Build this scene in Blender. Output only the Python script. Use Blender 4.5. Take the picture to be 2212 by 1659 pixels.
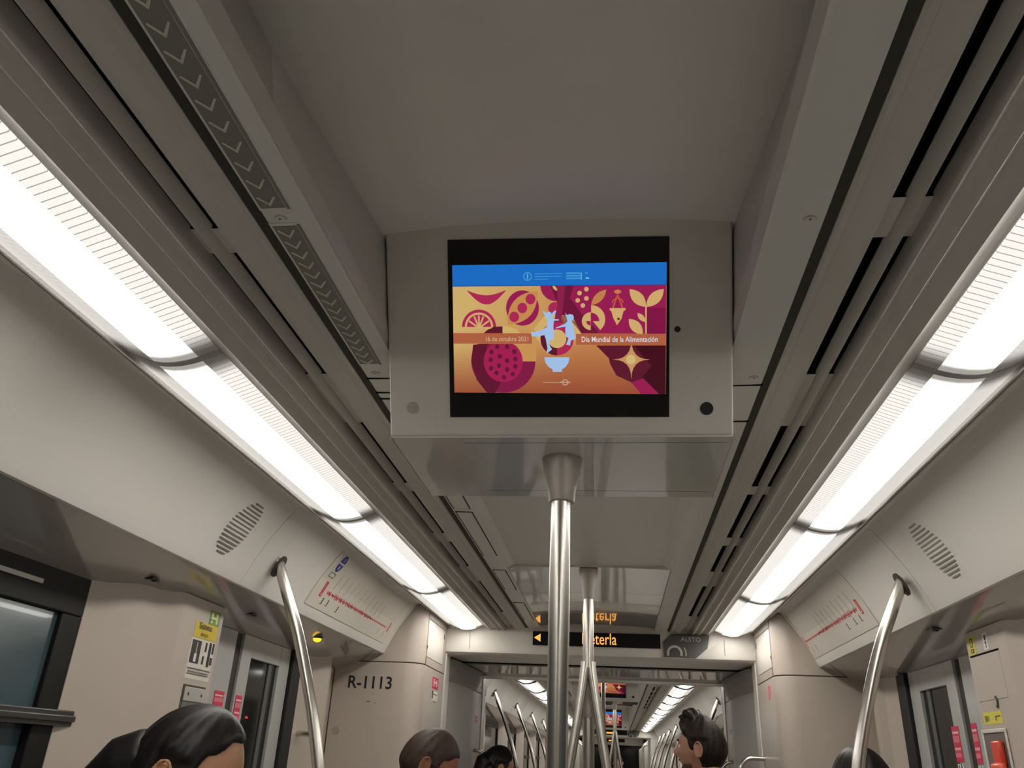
import bpy, bmesh, math, random
from mathutils import Vector, Matrix
random.seed(7)
SC = bpy.context.scene
for o in list(bpy.data.objects): bpy.data.objects.remove(o)
COL = SC.collection

# ------------------------------------------------------------------ camera, world, exposure
CAMPOS = (0.094, 0.0, 1.45)
R_ = ((0.992, -0.012, -0.124), (0.117, 0.428, 0.896), (0.042, -0.904, 0.426))
cd = bpy.data.cameras.new('camera'); cam = bpy.data.objects.new('camera', cd); COL.objects.link(cam)
fw = Vector([r[2] for r in R_]).normalized(); dn = Vector([r[1] for r in R_]); rt = dn.cross(fw).normalized(); dn = fw.cross(rt)
m3 = Matrix((rt, -dn, -fw)).transposed()
cam.matrix_world = Matrix.Translation(CAMPOS) @ m3.to_4x4()
cd.sensor_width = 36; cd.lens = 1720 / 2212 * 36; cd.clip_start = 0.02; cd.clip_end = 100
SC.camera = cam
SC.view_settings.view_transform = 'Standard'; SC.view_settings.look = 'None'
SC.view_settings.gamma = 1; SC.view_settings.use_curve_mapping = False
SC.view_settings.exposure = 0.0
W_ = bpy.data.worlds.new('tunnel_dark'); SC.world = W_; W_.use_nodes = True
W_.node_tree.nodes['Background'].inputs[0].default_value = (.004, .0045, .005, 1)
W_.node_tree.nodes['Background'].inputs[1].default_value = 1.0
LIT = 14.5      # luminance of the clear part of the lamp diffusers
PRISM = .90    # luminance of the ribbed inner part
EDGE = 0.62     # luminance of the ribbed outer edge

# ------------------------------------------------------------------ materials
def lin(r, g, b):
    f = lambda c: (c/255/12.92) if c/255 <= .04045 else ((c/255+.055)/1.055)**2.4
    return (f(r), f(g), f(b), 1)
def mat(name, col, rough=.5, metal=0, coat=0, coatr=.05, emit=None, es=0, var=.04, scale=6, spec=.5, bump=0, bscale=40, stretch=None):
    m = bpy.data.materials.new(name); m.use_nodes = True; nt = m.node_tree; p = nt.nodes['Principled BSDF']
    p.inputs['Roughness'].default_value = rough; p.inputs['Metallic'].default_value = metal
    p.inputs['Coat Weight'].default_value = coat; p.inputs['Coat Roughness'].default_value = coatr
    p.inputs['Specular IOR Level'].default_value = spec
    p.inputs['Base Color'].default_value = col
    tc = nt.nodes.new('ShaderNodeTexCoord')
    if var:
        n = nt.nodes.new('ShaderNodeTexNoise'); n.inputs['Scale'].default_value = scale; n.inputs['Detail'].default_value = 3
        r = nt.nodes.new('ShaderNodeMapRange'); r.inputs[3].default_value = 1-var; r.inputs[4].default_value = 1+var
        h = nt.nodes.new('ShaderNodeHueSaturation'); h.inputs['Color'].default_value = col
        nt.links.new(tc.outputs['Object'], n.inputs['Vector']); nt.links.new(n.outputs['Fac'], r.inputs[0])
        nt.links.new(r.outputs[0], h.inputs['Value']); nt.links.new(h.outputs[0], p.inputs['Base Color'])
    if bump:
        n = nt.nodes.new('ShaderNodeTexNoise'); n.inputs['Scale'].default_value = bscale; n.inputs['Detail'].default_value = 4
        mp = nt.nodes.new('ShaderNodeMapping'); mp.inputs['Scale'].default_value = stretch or (1, 1, 1)
        b = nt.nodes.new('ShaderNodeBump'); b.inputs['Strength'].default_value = bump; b.inputs['Distance'].default_value = .004
        nt.links.new(tc.outputs['Object'], mp.inputs['Vector']); nt.links.new(mp.outputs[0], n.inputs['Vector'])
        nt.links.new(n.outputs['Fac'], b.inputs['Height']); nt.links.new(b.outputs[0], p.inputs['Normal'])
    if emit: p.inputs['Emission Color'].default_value = emit; p.inputs['Emission Strength'].default_value = es
    return m
M = {}
M['panel'] = mat('cream_plastic', (.66, .62, .565, 1), .38, coat=.2, coatr=.25, var=.02)
M['cove'] = mat('cove_plastic', (.70, .66, .61, 1), .42, coat=.1, coatr=.3, var=.02)
M['wall'] = mat('wall_laminate', (.50, .43, .37, 1), .42, coat=.15, coatr=.25, var=.03)
M['ceil'] = mat('ceiling_laminate', (.70, .685, .63, 1), .40, coat=.1, coatr=.3, var=.02)
M['gloss'] = mat('glossy_ceiling_laminate', (.64, .625, .585, 1), .14, coat=1, coatr=.01, var=.02)
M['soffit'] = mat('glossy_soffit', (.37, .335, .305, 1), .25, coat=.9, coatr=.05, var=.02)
M['vent'] = mat('satin_aluminium_rib', (.57, .54, .49, 1), .58, metal=.05, spec=.35, var=.02)
M['frame'] = mat('painted_aluminium', (.50, .475, .44, 1), .35, metal=.2, var=.02)
M['black'] = mat('black_rubber', (.008, .008, .008, 1), .6, var=.1)
M['gap'] = mat('shadow_gap_black', (.006, .006, .005, 1), .9, spec=.1, var=0)
M['groove'] = mat('dark_olive_seal', (.040, .037, .028, 1), .7, var=.05)
M['seam'] = mat('seam_dark', (.10, .09, .08, 1), .8, spec=.1, var=0)
M['steel'] = mat('brushed_steel', (.62, .585, .54, 1), .27, metal=1, var=.03, scale=30, bump=.04, bscale=60, stretch=(8, 8, .3))
M['collar'] = mat('cast_grey_collar', (.50, .45, .40, 1), .38, metal=.3, var=.03)
M['screen'] = mat('screen_glass_black', (.003, .0035, .004, 1), .18, coat=.0, spec=.35, var=0)
M['glass'] = mat('dark_window_glass', (.006, .008, .008, 1), .08, coat=0, spec=.3, var=0)
M['glassb'] = mat('tinted_window_glass', (.05, .085, .10, 1), .12, coat=.3, coatr=.02, var=.3, scale=1.5)
M['wframe'] = mat('black_window_frame', (.007, .0065, .006, 1), .5, coat=.0, spec=.3, var=.1)
M['door'] = mat('grey_door_paint', (.40, .40, .38, 1), .35, coat=.3, coatr=.15, var=.02)
M['bellows'] = mat('gangway_grey', (.50, .485, .44, 1), .5, var=.03)
M['floor'] = mat('speckled_floor', (.46, .44, .41, 1), .5, var=.12, scale=150)
M['seat'] = mat('grey_seat_plastic', (.48, .48, .48, 1), .4, var=.05)
M['ringgrey'] = mat('lamp_joint_grey', (.42, .41, .39, 1), .4, var=.02)
M['ringdark'] = mat('lamp_joint_dark', (.13, .125, .12, 1), .6, spec=.2, var=.02)
M['edgesteel'] = mat('bright_edge_trim', (.75, .73, .70, 1), .25, metal=.8, var=0)
M['chevbase'] = mat('olive_inlay', (.22, .21, .18, 1), .55, var=.05)
M['chev'] = mat('pale_chevron_print', (.62, .59, .49, 1), .5, var=.03)
M['amber'] = mat('amber_lens', (.9, .5, .02, 1), .3, emit=(1, .55, .02, 1), es=1.6, var=0)
M['redled'] = mat('red_led', (.9, .02, .02, 1), .3, emit=(1, .02, .02, 1), es=1.5, var=0)
M['led'] = mat('amber_led_text', (.9, .4, .05, 1), .5, emit=(1, .42, .07, 1), es=1.15, var=0)
M['redplastic'] = mat('red_handle_plastic', (.72, .05, .02, 1), .3, coat=.5, var=.05)
M['ink'] = mat('black_print', (.012, .012, .014, 1), .5, var=0)
M['dots'] = mat('plaque_dark', (.05, .047, .042, 1), .3, coat=.6, var=.05)
M['plaqueink'] = mat('plaque_pale', (.40, .38, .34, 1), .35, metal=.2, var=0)
M['graphite'] = mat('charcoal_bar', (.035, .032, .03, 1), .35, coat=.3, var=.05)
def attr_mat(name, emit, strength=1.0, rough=.5):
    m = bpy.data.materials.new(name); m.use_nodes = True; nt = m.node_tree; p = nt.nodes['Principled BSDF']
    a = nt.nodes.new('ShaderNodeAttribute'); a.attribute_name = 'Ink'
    p.inputs['Roughness'].default_value = rough
    if emit:
        p.inputs['Base Color'].default_value = (.01, .01, .01, 1); p.inputs['Specular IOR Level'].default_value = .2
        nt.links.new(a.outputs['Color'], p.inputs['Emission Color']); p.inputs['Emission Strength'].default_value = strength
    else: nt.links.new(a.outputs['Color'], p.inputs['Base Color'])
    return m
M['pixels'] = attr_mat('lit_screen_pixels', True, .80)
M['print'] = attr_mat('printed_vinyl', False)
def lamp_mat(name, level, ribs, base=(.5, .49, .46, 1), ribdark=.62):
    """Acrylic lamp diffuser: the tube inside stops short of the module ends; fine moulded ribs across."""
    m = bpy.data.materials.new(name); m.use_nodes = True; nt = m.node_tree; p = nt.nodes['Principled BSDF']; L = nt.links.new
    p.inputs['Base Color'].default_value = base; p.inputs['Roughness'].default_value = .35
    tc = nt.nodes.new('ShaderNodeTexCoord'); sx = nt.nodes.new('ShaderNodeSeparateXYZ'); L(tc.outputs['Generated'], sx.inputs[0])
    def mth(op, a, b=None, c=None):
        n = nt.nodes.new('ShaderNodeMath'); n.operation = op
        for i, v in enumerate((a, b, c)):
            if v is None: continue
            if isinstance(v, (int, float)): n.inputs[i].default_value = v
            else: L(v, n.inputs[i])
        return n.outputs[0]
    g = sx.outputs['Y']; d = mth('MINIMUM', g, mth('SUBTRACT', 1.0, g))
    mr = nt.nodes.new('ShaderNodeMapRange'); mr.interpolation_type = 'SMOOTHSTEP'
    mr.inputs[1].default_value = .012; mr.inputs[2].default_value = .075; mr.inputs[3].default_value = .02; mr.inputs[4].default_value = 1
    L(d, mr.inputs[0]); f = mr.outputs[0]
    if ribs:
        fr = mth('FRACT', mth('MULTIPLY', g, float(ribs)))
        ln = mth('LESS_THAN', fr, .13)
        f = mth('MULTIPLY', f, mth('SUBTRACT', 1.0, mth('MULTIPLY', ln, 1-ribdark)))
    p.inputs['Emission Color'].default_value = (1, .965, .90, 1)
    L(mth('MULTIPLY', f, level), p.inputs['Emission Strength'])
    return m
M['lit'] = lamp_mat('lamp_diffuser_clear', LIT, 0)
M['prism'] = lamp_mat('lamp_diffuser_prismatic', PRISM, 72, ribdark=.35)
M['edge'] = lamp_mat('lamp_diffuser_edge', EDGE, 72, ribdark=.75)

# ------------------------------------------------------------------ mesh helpers
class MB:
    def __init__(s): s.v = []; s.f = []; s.c = []; s.mi = []; s.cur = 0; s.col = (1, 1, 1, 1)
    def vert(s, p): s.v.append(tuple(p)); return len(s.v)-1
    def face(s, idx): s.f.append(tuple(idx)); s.c.append(s.col); s.mi.append(s.cur)
    def poly(s, pts): s.face([s.vert(p) for p in pts])
    def box(s, x0, x1, y0, y1, z0, z1):
        i = [s.vert(p) for p in ((x0,y0,z0),(x1,y0,z0),(x1,y1,z0),(x0,y1,z0),(x0,y0,z1),(x1,y0,z1),(x1,y1,z1),(x0,y1,z1))]
        for q in ((3,2,1,0),(4,5,6,7),(0,1,5,4),(1,2,6,5),(2,3,7,6),(3,0,4,7)): s.face([i[k] for k in q])
        return s
    def prism(s, a, b):
        """closed solid between two matching rings of points"""
        n = len(a); ia = [s.vert(p) for p in a]; ib = [s.vert(p) for p in b]
        s.face(ia[::-1]); s.face(ib)
        for k in range(n): s.face((ia[k], ia[(k+1) % n], ib[(k+1) % n], ib[k]))
        return s
    def slab_y(s, pts, y0, y1, sd=1, off=(0, .02)):
        """profile in (x,z) given thickness, run along the car"""
        q = list(pts)+[(x+off[0], z+off[1]) for x, z in reversed(pts)]
        n = len(pts); N = len(q)
        a = [s.vert((sd*x, y0, z)) for x, z in q]; b = [s.vert((sd*x, y1, z)) for x, z in q]
        for k in range(N): s.face((a[k], a[(k+1) % N], b[(k+1) % N], b[k]))
        for k in range(n-1):
            s.face((a[k], a[N-1-k], a[N-2-k], a[k+1])); s.face((b[k+1], b[N-2-k], b[N-1-k], b[k]))
        return s
    def slab_z(s, pts, z0, z1, sd=1, off=(.02, 0)):
        """plan path in (x,y) given thickness, run vertically"""
        q = list(pts)+[(x+off[0], y+off[1]) for x, y in reversed(pts)]
        n = len(pts); N = len(q)
        a = [s.vert((sd*x, y, z0)) for x, y in q]; b = [s.vert((sd*x, y, z1)) for x, y in q]
        for k in range(N): s.face((a[k], a[(k+1) % N], b[(k+1) % N], b[k]))
        for k in range(n-1):
            s.face((a[k], a[N-1-k], a[N-2-k], a[k+1])); s.face((b[k+1], b[N-2-k], b[N-1-k], b[k]))
        return s
    def tube(s, path, r, n=16, cap=True):
        P = [Vector(p) for p in path]; rings = []; up = None
        rr = r if isinstance(r, (list, tuple)) else [r]*len(P)
        for i, p in enumerate(P):
            t = (P[min(i+1, len(P)-1)]-P[max(i-1, 0)]).normalized()
            if up is None: up = t.orthogonal().normalized()
            up = (up-t*up.dot(t)).normalized(); w = t.cross(up)
            rings.append([s.vert(p+(up*math.cos(2*math.pi*k/n)+w*math.sin(2*math.pi*k/n))*rr[i]) for k in range(n)])
        for a, b in zip(rings, rings[1:]):
            for k in range(n): s.face((a[k], a[(k+1) % n], b[(k+1) % n], b[k]))
        if cap: s.face(rings[0][::-1]); s.face(rings[-1])
        return s
    def lathe(s, c, prof, n=32):
        """prof: (r,z) about a vertical axis through c"""
        rings = [[s.vert((c[0]+r*math.cos(2*math.pi*k/n), c[1]+r*math.sin(2*math.pi*k/n), c[2]+z)) for k in range(n)] for r, z in prof]
        for a, b in zip(rings, rings[1:]):
            for k in range(n): s.face((a[k], a[(k+1) % n], b[(k+1) % n], b[k]))
        s.face(rings[0][::-1]); s.face(rings[-1]); return s
    def mesh(s, name, mats, shift, smooth):
        me = bpy.data.meshes.new(name); sh = Vector(shift)
        me.from_pydata([Vector(v)-sh for v in s.v], [], s.f)
        for m in mats: me.materials.append(m)
        me.polygons.foreach_set('material_index', s.mi)
        if any(c != (1, 1, 1, 1) for c in s.c):
            ca = me.color_attributes.new('Ink', 'FLOAT_COLOR', 'CORNER')
            for p in me.polygons:
                for li in p.loop_indices: ca.data[li].color = s.c[p.index]
        bm = bmesh.new(); bm.from_mesh(me); bmesh.ops.recalc_face_normals(bm, faces=bm.faces); bm.to_mesh(me); bm.free()
        if smooth:
            me.polygons.foreach_set('use_smooth', [True]*len(me.polygons)); me.set_sharp_from_angle(angle=math.radians(38))
        me.update(); return me
WP = {}
def obj(name, mb, m, parent=None, smooth=True, bevel=0, loc=None):
    mats = [M[k] if isinstance(k, str) else k for k in (m if isinstance(m, (list, tuple)) else [m])]
    if parent is not None: sh = WP[parent.name]
    elif loc is not None: sh = Vector(loc)
    else:
        lo = [min(v[i] for v in mb.v) for i in range(3)]; hi = [max(v[i] for v in mb.v) for i in range(3)]
        sh = Vector(((lo[0]+hi[0])/2, (lo[1]+hi[1])/2, lo[2]))
    o = bpy.data.objects.new(name, mb.mesh(name, mats, sh, smooth)); COL.objects.link(o)
    if parent is not None: o.parent = parent
    else: o.location = sh
    WP[o.name] = Vector(sh)
    if bevel:
        b = o.modifiers.new('bevel', 'BEVEL'); b.width = bevel; b.segments = 3; b.limit_method = 'ANGLE'; b.angle_limit = math.radians(40)
    return o
def tag(o, label, cat, group=None, kind=None):
    o['label'] = label; o['category'] = cat
    if group: o['group'] = group
    if kind: o['kind'] = kind
    return o
def thing(name, loc, label, cat, group=None):
    o = bpy.data.objects.new(name, None); COL.objects.link(o); o.location = loc; o.empty_display_size = .05
    WP[o.name] = Vector(loc); return tag(o, label, cat, group)
def struct(name, mb, m, **k):
    o = obj(name, mb, m, **k); o['kind'] = 'structure'; return o
def dup(root, loc, label=None, group=None):
    r = root.copy(); COL.objects.link(r); r.location = loc
    if label: r['label'] = label
    if group: r['group'] = group
    for ch in list(root.children):
        c = ch.copy(); COL.objects.link(c); c.parent = r
        for g in list(ch.children):
            d = g.copy(); COL.objects.link(d); d.parent = c
    return r
def text(mb, s, size, o, u, v, col=None, sx=1.0, align='LEFT', bold=0.0, depth=.0006, tx=0):
    """write text with its baseline starting at o, running along u with up v; adds to mb"""
    cu = bpy.data.curves.new('t', 'FONT'); cu.body = s; cu.size = size; cu.align_x = align; cu.resolution_u = 3; cu.offset = bold
    ob = bpy.data.objects.new('t', cu); COL.objects.link(ob)
    bpy.context.view_layer.update(); dg = bpy.context.evaluated_depsgraph_get()
    me = bpy.data.meshes.new_from_object(ob.evaluated_get(dg))
    u = Vector(u).normalized(); v = Vector(v).normalized(); n = u.cross(v); o = Vector(o)
    base = len(mb.v)
    if col: mb.col = col
    for p in me.vertices: mb.v.append(tuple(o+u*(p.co.x*sx)+v*p.co.y+n*(p.co.z+depth)))
    for p in me.polygons: mb.face([base+i for i in p.vertices])
    bpy.data.objects.remove(ob); bpy.data.curves.remove(cu); bpy.data.meshes.remove(me)
ORD = ['nearest', 'second', 'third', 'fourth', 'fifth', 'sixth', 'seventh', 'eighth', 'ninth', 'tenth', 'eleventh', 'twelfth', 'thirteenth', 'fourteenth']
SIDE = {-1: 'left', 1: 'right'}

# ------------------------------------------------------------------ cross-section of the car (x outwards from the centre line, z up)
A_, MI_, B_ = (.868, 2.120), (.945, 2.015), (1.008, 1.893)
L1 = math.hypot(MI_[0]-A_[0], MI_[1]-A_[1]); L2 = math.hypot(B_[0]-MI_[0], B_[1]-MI_[1])
def cove(s, y, t, off=.002):
    d = t*(L1+L2)
    if d <= L1: u = d/L1; x = A_[0]+(MI_[0]-A_[0])*u; z = A_[1]+(MI_[1]-A_[1])*u
    else: u = (d-L1)/L2; x = MI_[0]+(B_[0]-MI_[0])*u; z = MI_[1]+(B_[1]-MI_[1])*u
    n = Vector((-.85, -.52)).normalized()
    return Vector((s*(x+n.x*off), y, z+n.y*off))
COVE_PROF = [(.842, 2.118), (.852, 2.126), A_, (.885, 2.099), (.912, 2.063), MI_, (.975, 1.962), (1.000, 1.910), B_, (1.012, 1.886), (1.020, 1.884)]
SOF_IN, SOF_OUT = (1.020, 1.886), (1.25, 1.806)
Z_END, Y_PORT = 2.13, 4.47

def build_shell(ya, yb, gaps, lights, own):
    # strips beside the raised ceiling, dark groove, ribbed vent trim and the lamp trough, both sides
    for s in (-1, 1):
        g = gaps[s]
        b = MB(); b.slab_y([(.298, 2.118), (.303, 2.102), (.306, 2.100), (.371, 2.102), (.3715, 2.112)], ya, yb, s)
        struct('ceiling', b, 'ceil')
        b = MB(); b.slab_y([(.3715, 2.1035), (.386, 2.1015)], ya, yb, s, off=(0, .01)); struct('trim_1', b, 'groove')
        b = MB()
        b.slab_y([(.386, 2.112), (.387, 2.101), (.391, 2.097), (.400, 2.0975), (.4015, 2.0995), (.415, 2.096), (.427, 2.091), (.433, 2.089), (.437, 2.090), (.439, 2.096), (.441, 2.118)], ya, yb, s)
        struct('trim_2', b, 'vent'); b = MB()
        b.slab_y([(.4665, 2.122), (.468, 2.118), (.478, 2.1015), (.4805, 2.0995), (.482, 2.103), (.4825, 2.122)], ya, yb, s); struct('trim_2', b, 'vent'); b = MB()
        b.slab_y([(.4995, 2.122), (.4997, 2.100), (.5003, 2.087), (.502, 2.083), (.506, 2.0845), (.514, 2.0930), (.523, 2.0935), (.532, 2.0865), (.537, 2.0835),
                  (.541, 2.087), (.552, 2.0955), (.564, 2.0945), (.574, 2.088), (.579, 2.0855), (.584, 2.090), (.597, 2.098), (.612, 2.102), (.619, 2.107)], ya, yb, s); struct('trim_2', b, 'vent')
        for a, c in g:
            for xa, xb in ((.439, .468), (.481, .5005)):
                b = MB(); b.slab_y([(xa, 2.114), (xb, 2.114)], a, c, s, off=(0, .005)); struct('trim_2', b, 'vent')
        # trough edge, black line, outer strip
        b = MB(); b.slab_y([(.797, 2.112), (.7985, 2.098), (.803, 2.098), (.8045, 2.112)], ya, yb, s, off=(0, .015)); struct('trim_3', b, 'edgesteel')
        b = MB(); b.slab_y([(.803, 2.118), (.818, 2.118)], ya, yb, s, off=(0, .02)); struct('trim_4', b, 'gap')
        b = MB(); b.slab_y([(.815, 2.120), (.816, 2.104), (.820, 2.103), (.838, 2.113), (.848, 2.121)], ya, yb, s); struct('trim_5', b, 'cove')
        # roof shell above the lamps
        b = MB(); b.box(*sorted((s*.42, s*.90)), ya, yb, 2.150, 2.17); struct('ceiling', b, 'seam')

def build_cove(s, ya, yb, joints, n0):
    hg = .006 if n0 else .0015
    """side cove: moulded panels with open joints, then the glossy soffit under the lip"""
    edges = [ya]+[j for j in joints if ya < j < yb]+[yb]
    for i, (a, c) in enumerate(zip(edges, edges[1:])):
        b = MB(); b.slab_y(COVE_PROF, a+hg, c-hg, s, off=(.02, .012)); struct('trim_6', b, 'cove')
    b = MB(); b.slab_y([(x+.012, z+.004) for x, z in COVE_PROF[2:9]], ya, yb, s, off=(.02, .01)); struct('trim_7', b, 'gap')
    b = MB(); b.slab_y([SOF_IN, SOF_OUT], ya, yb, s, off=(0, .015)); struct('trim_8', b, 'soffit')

# ------------------------------------------------------------------ the car we stand in
OWN_GAPS = {-1: [(-1.2, -1.12), (-.3, -.2), (.87, .93), (1.34, 1.585), (2.01, 2.085), (2.53, 2.645), (3.02, 3.30), (4.05, 4.47)],
            1: [(-1.2, -1.12), (-.3, -.2), (.86, .945), (1.37, 1.62), (2.03, 2.10), (2.55, 2.655), (3.045, 3.32), (4.04, 4.47)]}
Y0 = -2.6
build_shell(Y0, Y_PORT, OWN_GAPS, None, True)
build_cove(-1, Y0, 3.93, [-1.6, .35, 2.28], 0)
build_cove(1, Y0, 3.95, [-1.5, .45, 2.47], 0)
for s in (-1, 1):
    b = MB(); b.slab_y([(.842, 2.118), (.852, 2.126), (.9, 2.128)], 3.93, Y_PORT, s); struct('trim_9', b, 'cove')
# raised ceiling before the screen
b = MB()
zc = 2.28
P = [(-2.6, .42), (0, .385), (.7, .34), (1.13, .300), (1.30, .300)]
for (y0, h0), (y1, h1) in zip(P, P[1:]):
    n = 10
    for k in range(n):
        u0 = -1+2*k/n; u1 = -1+2*(k+1)/n; ar = lambda u: zc+.012*(1-u*u)-.006
        b.prism([(u0*h0, y0, ar(u0)), (u1*h0, y0, ar(u1)), (u1*h0, y0, ar(u1)+.02), (u0*h0, y0, ar(u0)+.02)],
                [(u0*h1, y1, ar(u0)), (u1*h1, y1, ar(u1)), (u1*h1, y1, ar(u1)+.02), (u0*h1, y1, ar(u0)+.02)])
struct('ceiling', b, 'ceil')
for s in (-1, 1):
    b = MB()
    for (y0, h0), (y1, h1) in zip(P, P[1:]):
        b.prism([(s*.3, y0, 2.10), (s*.306, y0, 2.10), (s*(h0+.02), y0, zc+.02), (s*h0, y0, zc)], [(s*.3, y1, 2.10), (s*.306, y1, 2.10), (s*(h1+.02), y1, zc+.02), (s*h1, y1, zc)])
    struct('ceiling', b, 'ceil')
# shallow recess behind the screen, then the low glossy ceiling
b = MB(); b.box(-.31, .31, 1.62, 2.97, 2.113, 2.13); struct('ceiling', b, 'ceil')
for s in (-1, 1):
    b = MB(); b.prism([(s*.296, 1.62, 2.1015), (s*.306, 1.62, 2.1015), (s*.306, 1.62, 2.12), (s*.272, 1.62, 2.1135)], [(s*.296, 2.97, 2.1015), (s*.306, 2.97, 2.1015), (s*.306, 2.97, 2.12), (s*.272, 2.97, 2.1135)])
    struct('ceiling', b, 'ceil')
def low_ceiling(y0, y1):
    b = MB(); n = 12; arc = lambda u: 2.100+.006*(1-u*u)
    for k in range(n):
        u0 = -1+2*k/n; u1 = -1+2*(k+1)/n
        b.prism([(u0*.300, y0, arc(u0)), (u1*.300, y0, arc(u1)), (u1*.300, y0, 2.16), (u0*.300, y0, 2.16)],
                [(u0*.300, y1, arc(u0)), (u1*.300, y1, arc(u1)), (u1*.300, y1, 2.16), (u0*.300, y1, 2.16)])
    return b
struct('ceiling', low_ceiling(2.97, 3.458), 'gloss'); struct('ceiling', low_ceiling(3.462, Y_PORT), 'gloss')
# floor, back wall behind the viewer
b = MB(); b.box(-1.35, 1.35, Y0, 26, -.05, 0); struct('floor', b, 'floor')
b = MB(); b.box(-1.35, 1.35, Y0-.05, Y0, 0, 2.35); struct('wall_back', b, 'wall')

def wall_plan(s, d):
    """plan of the side wall from the window to the locker; d = shift of the doors along the car"""
    return [[(1.22, 1.90+d*.5), (1.205, 1.955+d*.5), (1.172, 2.02+d*.6), (1.163, 2.07+d*.7), (1.162, 2.12+d*.8), (1.150, 2.17+d), (1.133, 2.205+d), (1.13, 2.215+d), (1.13, 2.462+d), (1.145, 2.470+d), (1.235, 2.474+d)],
            [(1.235, 3.375+d), (1.222, 3.385+d), (1.218, 3.45+d), (1.205, 3.56+d), (1.175, 3.62+d*.7), (1.17, 3.66+d*.7), (1.20, 3.74+d*.5), (1.245, 3.80), (1.25, 3.93)]]
DD = {-1: 0.0, 1: .145}
for s in (-1, 1):
    d = DD[s]; nm = 'wall_'+SIDE[s]
    for k, pl in enumerate(wall_plan(s, d)):
        b = MB(); b.slab_z(pl, 0, 1.80 if 0 else 1.845, s, off=(.06, 0)); struct(nm, b, 'wall')
    # behind the viewer and under the window
    b = MB(); b.box(*sorted((s*1.22, s*1.28)), Y0, 1.92, 0, .95); struct(nm, b, 'wall')
    b = MB(); b.box(*sorted((s*1.30, s*1.36)), Y0, 19, 0, 2.2); struct(nm, b, 'wframe')
# windows, the near left one in view
for s in (-1, 1):
    e = .0 if s < 0 else .07
    r = bpy.data.objects.new('window_1', None); COL.objects.link(r); r.location = (s*1.22, .9, .95); WP[r.name] = Vector(r.location); r['kind'] = 'structure'
    b = MB()
    X0, X1 = s*1.222, s*1.27
    xs = sorted((X0, X1))
    b.box(*xs, -.1, 1.915+e, 1.724, 1.82); b.box(*xs, 1.828+e, 1.915+e, .95, 1.724); b.box(*xs, -.1, 0, .95, 1.724); b.box(*xs, 0, 1.828+e, .95, 1.03)
    obj('window_frame', b, 'wframe', r, bevel=.004)
    b = MB(); b.box(*sorted((s*1.205, s*1.25)), -.1, 1.945+e, 1.476, 1.511); b.box(*sorted((s*1.198, s*1.21)), -.1, 1.945+e, 1.486, 1.500)
    obj('window_bar', b, 'graphite', r, bevel=.003)
    b = MB(); b.box(*sorted((s*1.236, s*1.242)), 0, 1.83+e, 1.505, 1.724); obj('upper_pane', b, 'glassb', r)
    b = MB(); b.box(*sorted((s*1.246, s*1.252)), 0, 1.83+e, 1.03, 1.48); obj('lower_pane', b, 'glassb', r)
    b = MB(); b.box(*sorted((s*1.216, s*1.224)), .3, 1.72+e, 1.772, 1.782); obj('pull_strip', b, 'frame', r)

# doors
for s in (-1, 1):
    d = DD[s]
    r = bpy.data.objects.new('door_%d' % (1 if s < 0 else 2), None); COL.objects.link(r); r.location = (s*1.22, 2.8+d, 0); WP[r.name] = Vector(r.location); r['kind'] = 'structure'
    X = lambda a, c: sorted((s*a, s*c))
    b = MB(); b.box(*X(1.215, 1.25), 2.40+d, 2.765+d, .02, 1.817); pk = obj('door_leaf', b, 'door', r, bevel=.004)
    b = MB(); b.box(*X(1.215, 1.25), 2.825+d, 2.905+d, .02, 1.817); b.box(*X(1.215, 1.25), 3.175+d, 3.275+d, .02, 1.817)
    b.box(*X(1.215, 1.25), 2.905+d, 3.175+d, 1.742, 1.817); b.box(*X(1.215, 1.25), 2.905+d, 3.175+d, .02, .8)
    lf = obj('door_leaf', b, 'door', r, bevel=.003)
    b = MB(); b.box(*X(1.228, 1.236), 2.90+d, 3.18+d, .78, 1.75); gl = obj('window_pane', b, 'glass', lf)
    b = MB(); b.box(*X(1.226, 1.26), 2.765+d, 2.825+d, .02, 1.817); obj('centre_seal', b, 'groove', r)
    b = MB(); b.box(*X(1.20, 1.25), 3.28+d, 3.372+d, .02, 1.817); obj('edge_seal', b, 'black', r, bevel=.004)
    b = MB(); b.box(*X(1.245, 1.27), 2.6+d, 3.4+d, 1.75, 1.83); obj('header', b, 'gap', r)
    b = MB(); b.box(*X(1.224, 1.230), 3.095+d, 3.125+d, .8, 1.742); obj('inner_guard_bar', b, mat('guard_bar_grey', (.10, .105, .105, 1), .5, var=.05) if 'guard_bar_grey' not in bpy.data.materials else bpy.data.materials['guard_bar_grey'], lf)
    if s < 0:
        b = MB(); b.box(*X(1.2125, 1.2175), 2.945, 2.952, 1.542, 1.549); obj('indicator_light', b, 'redled', lf)

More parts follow.
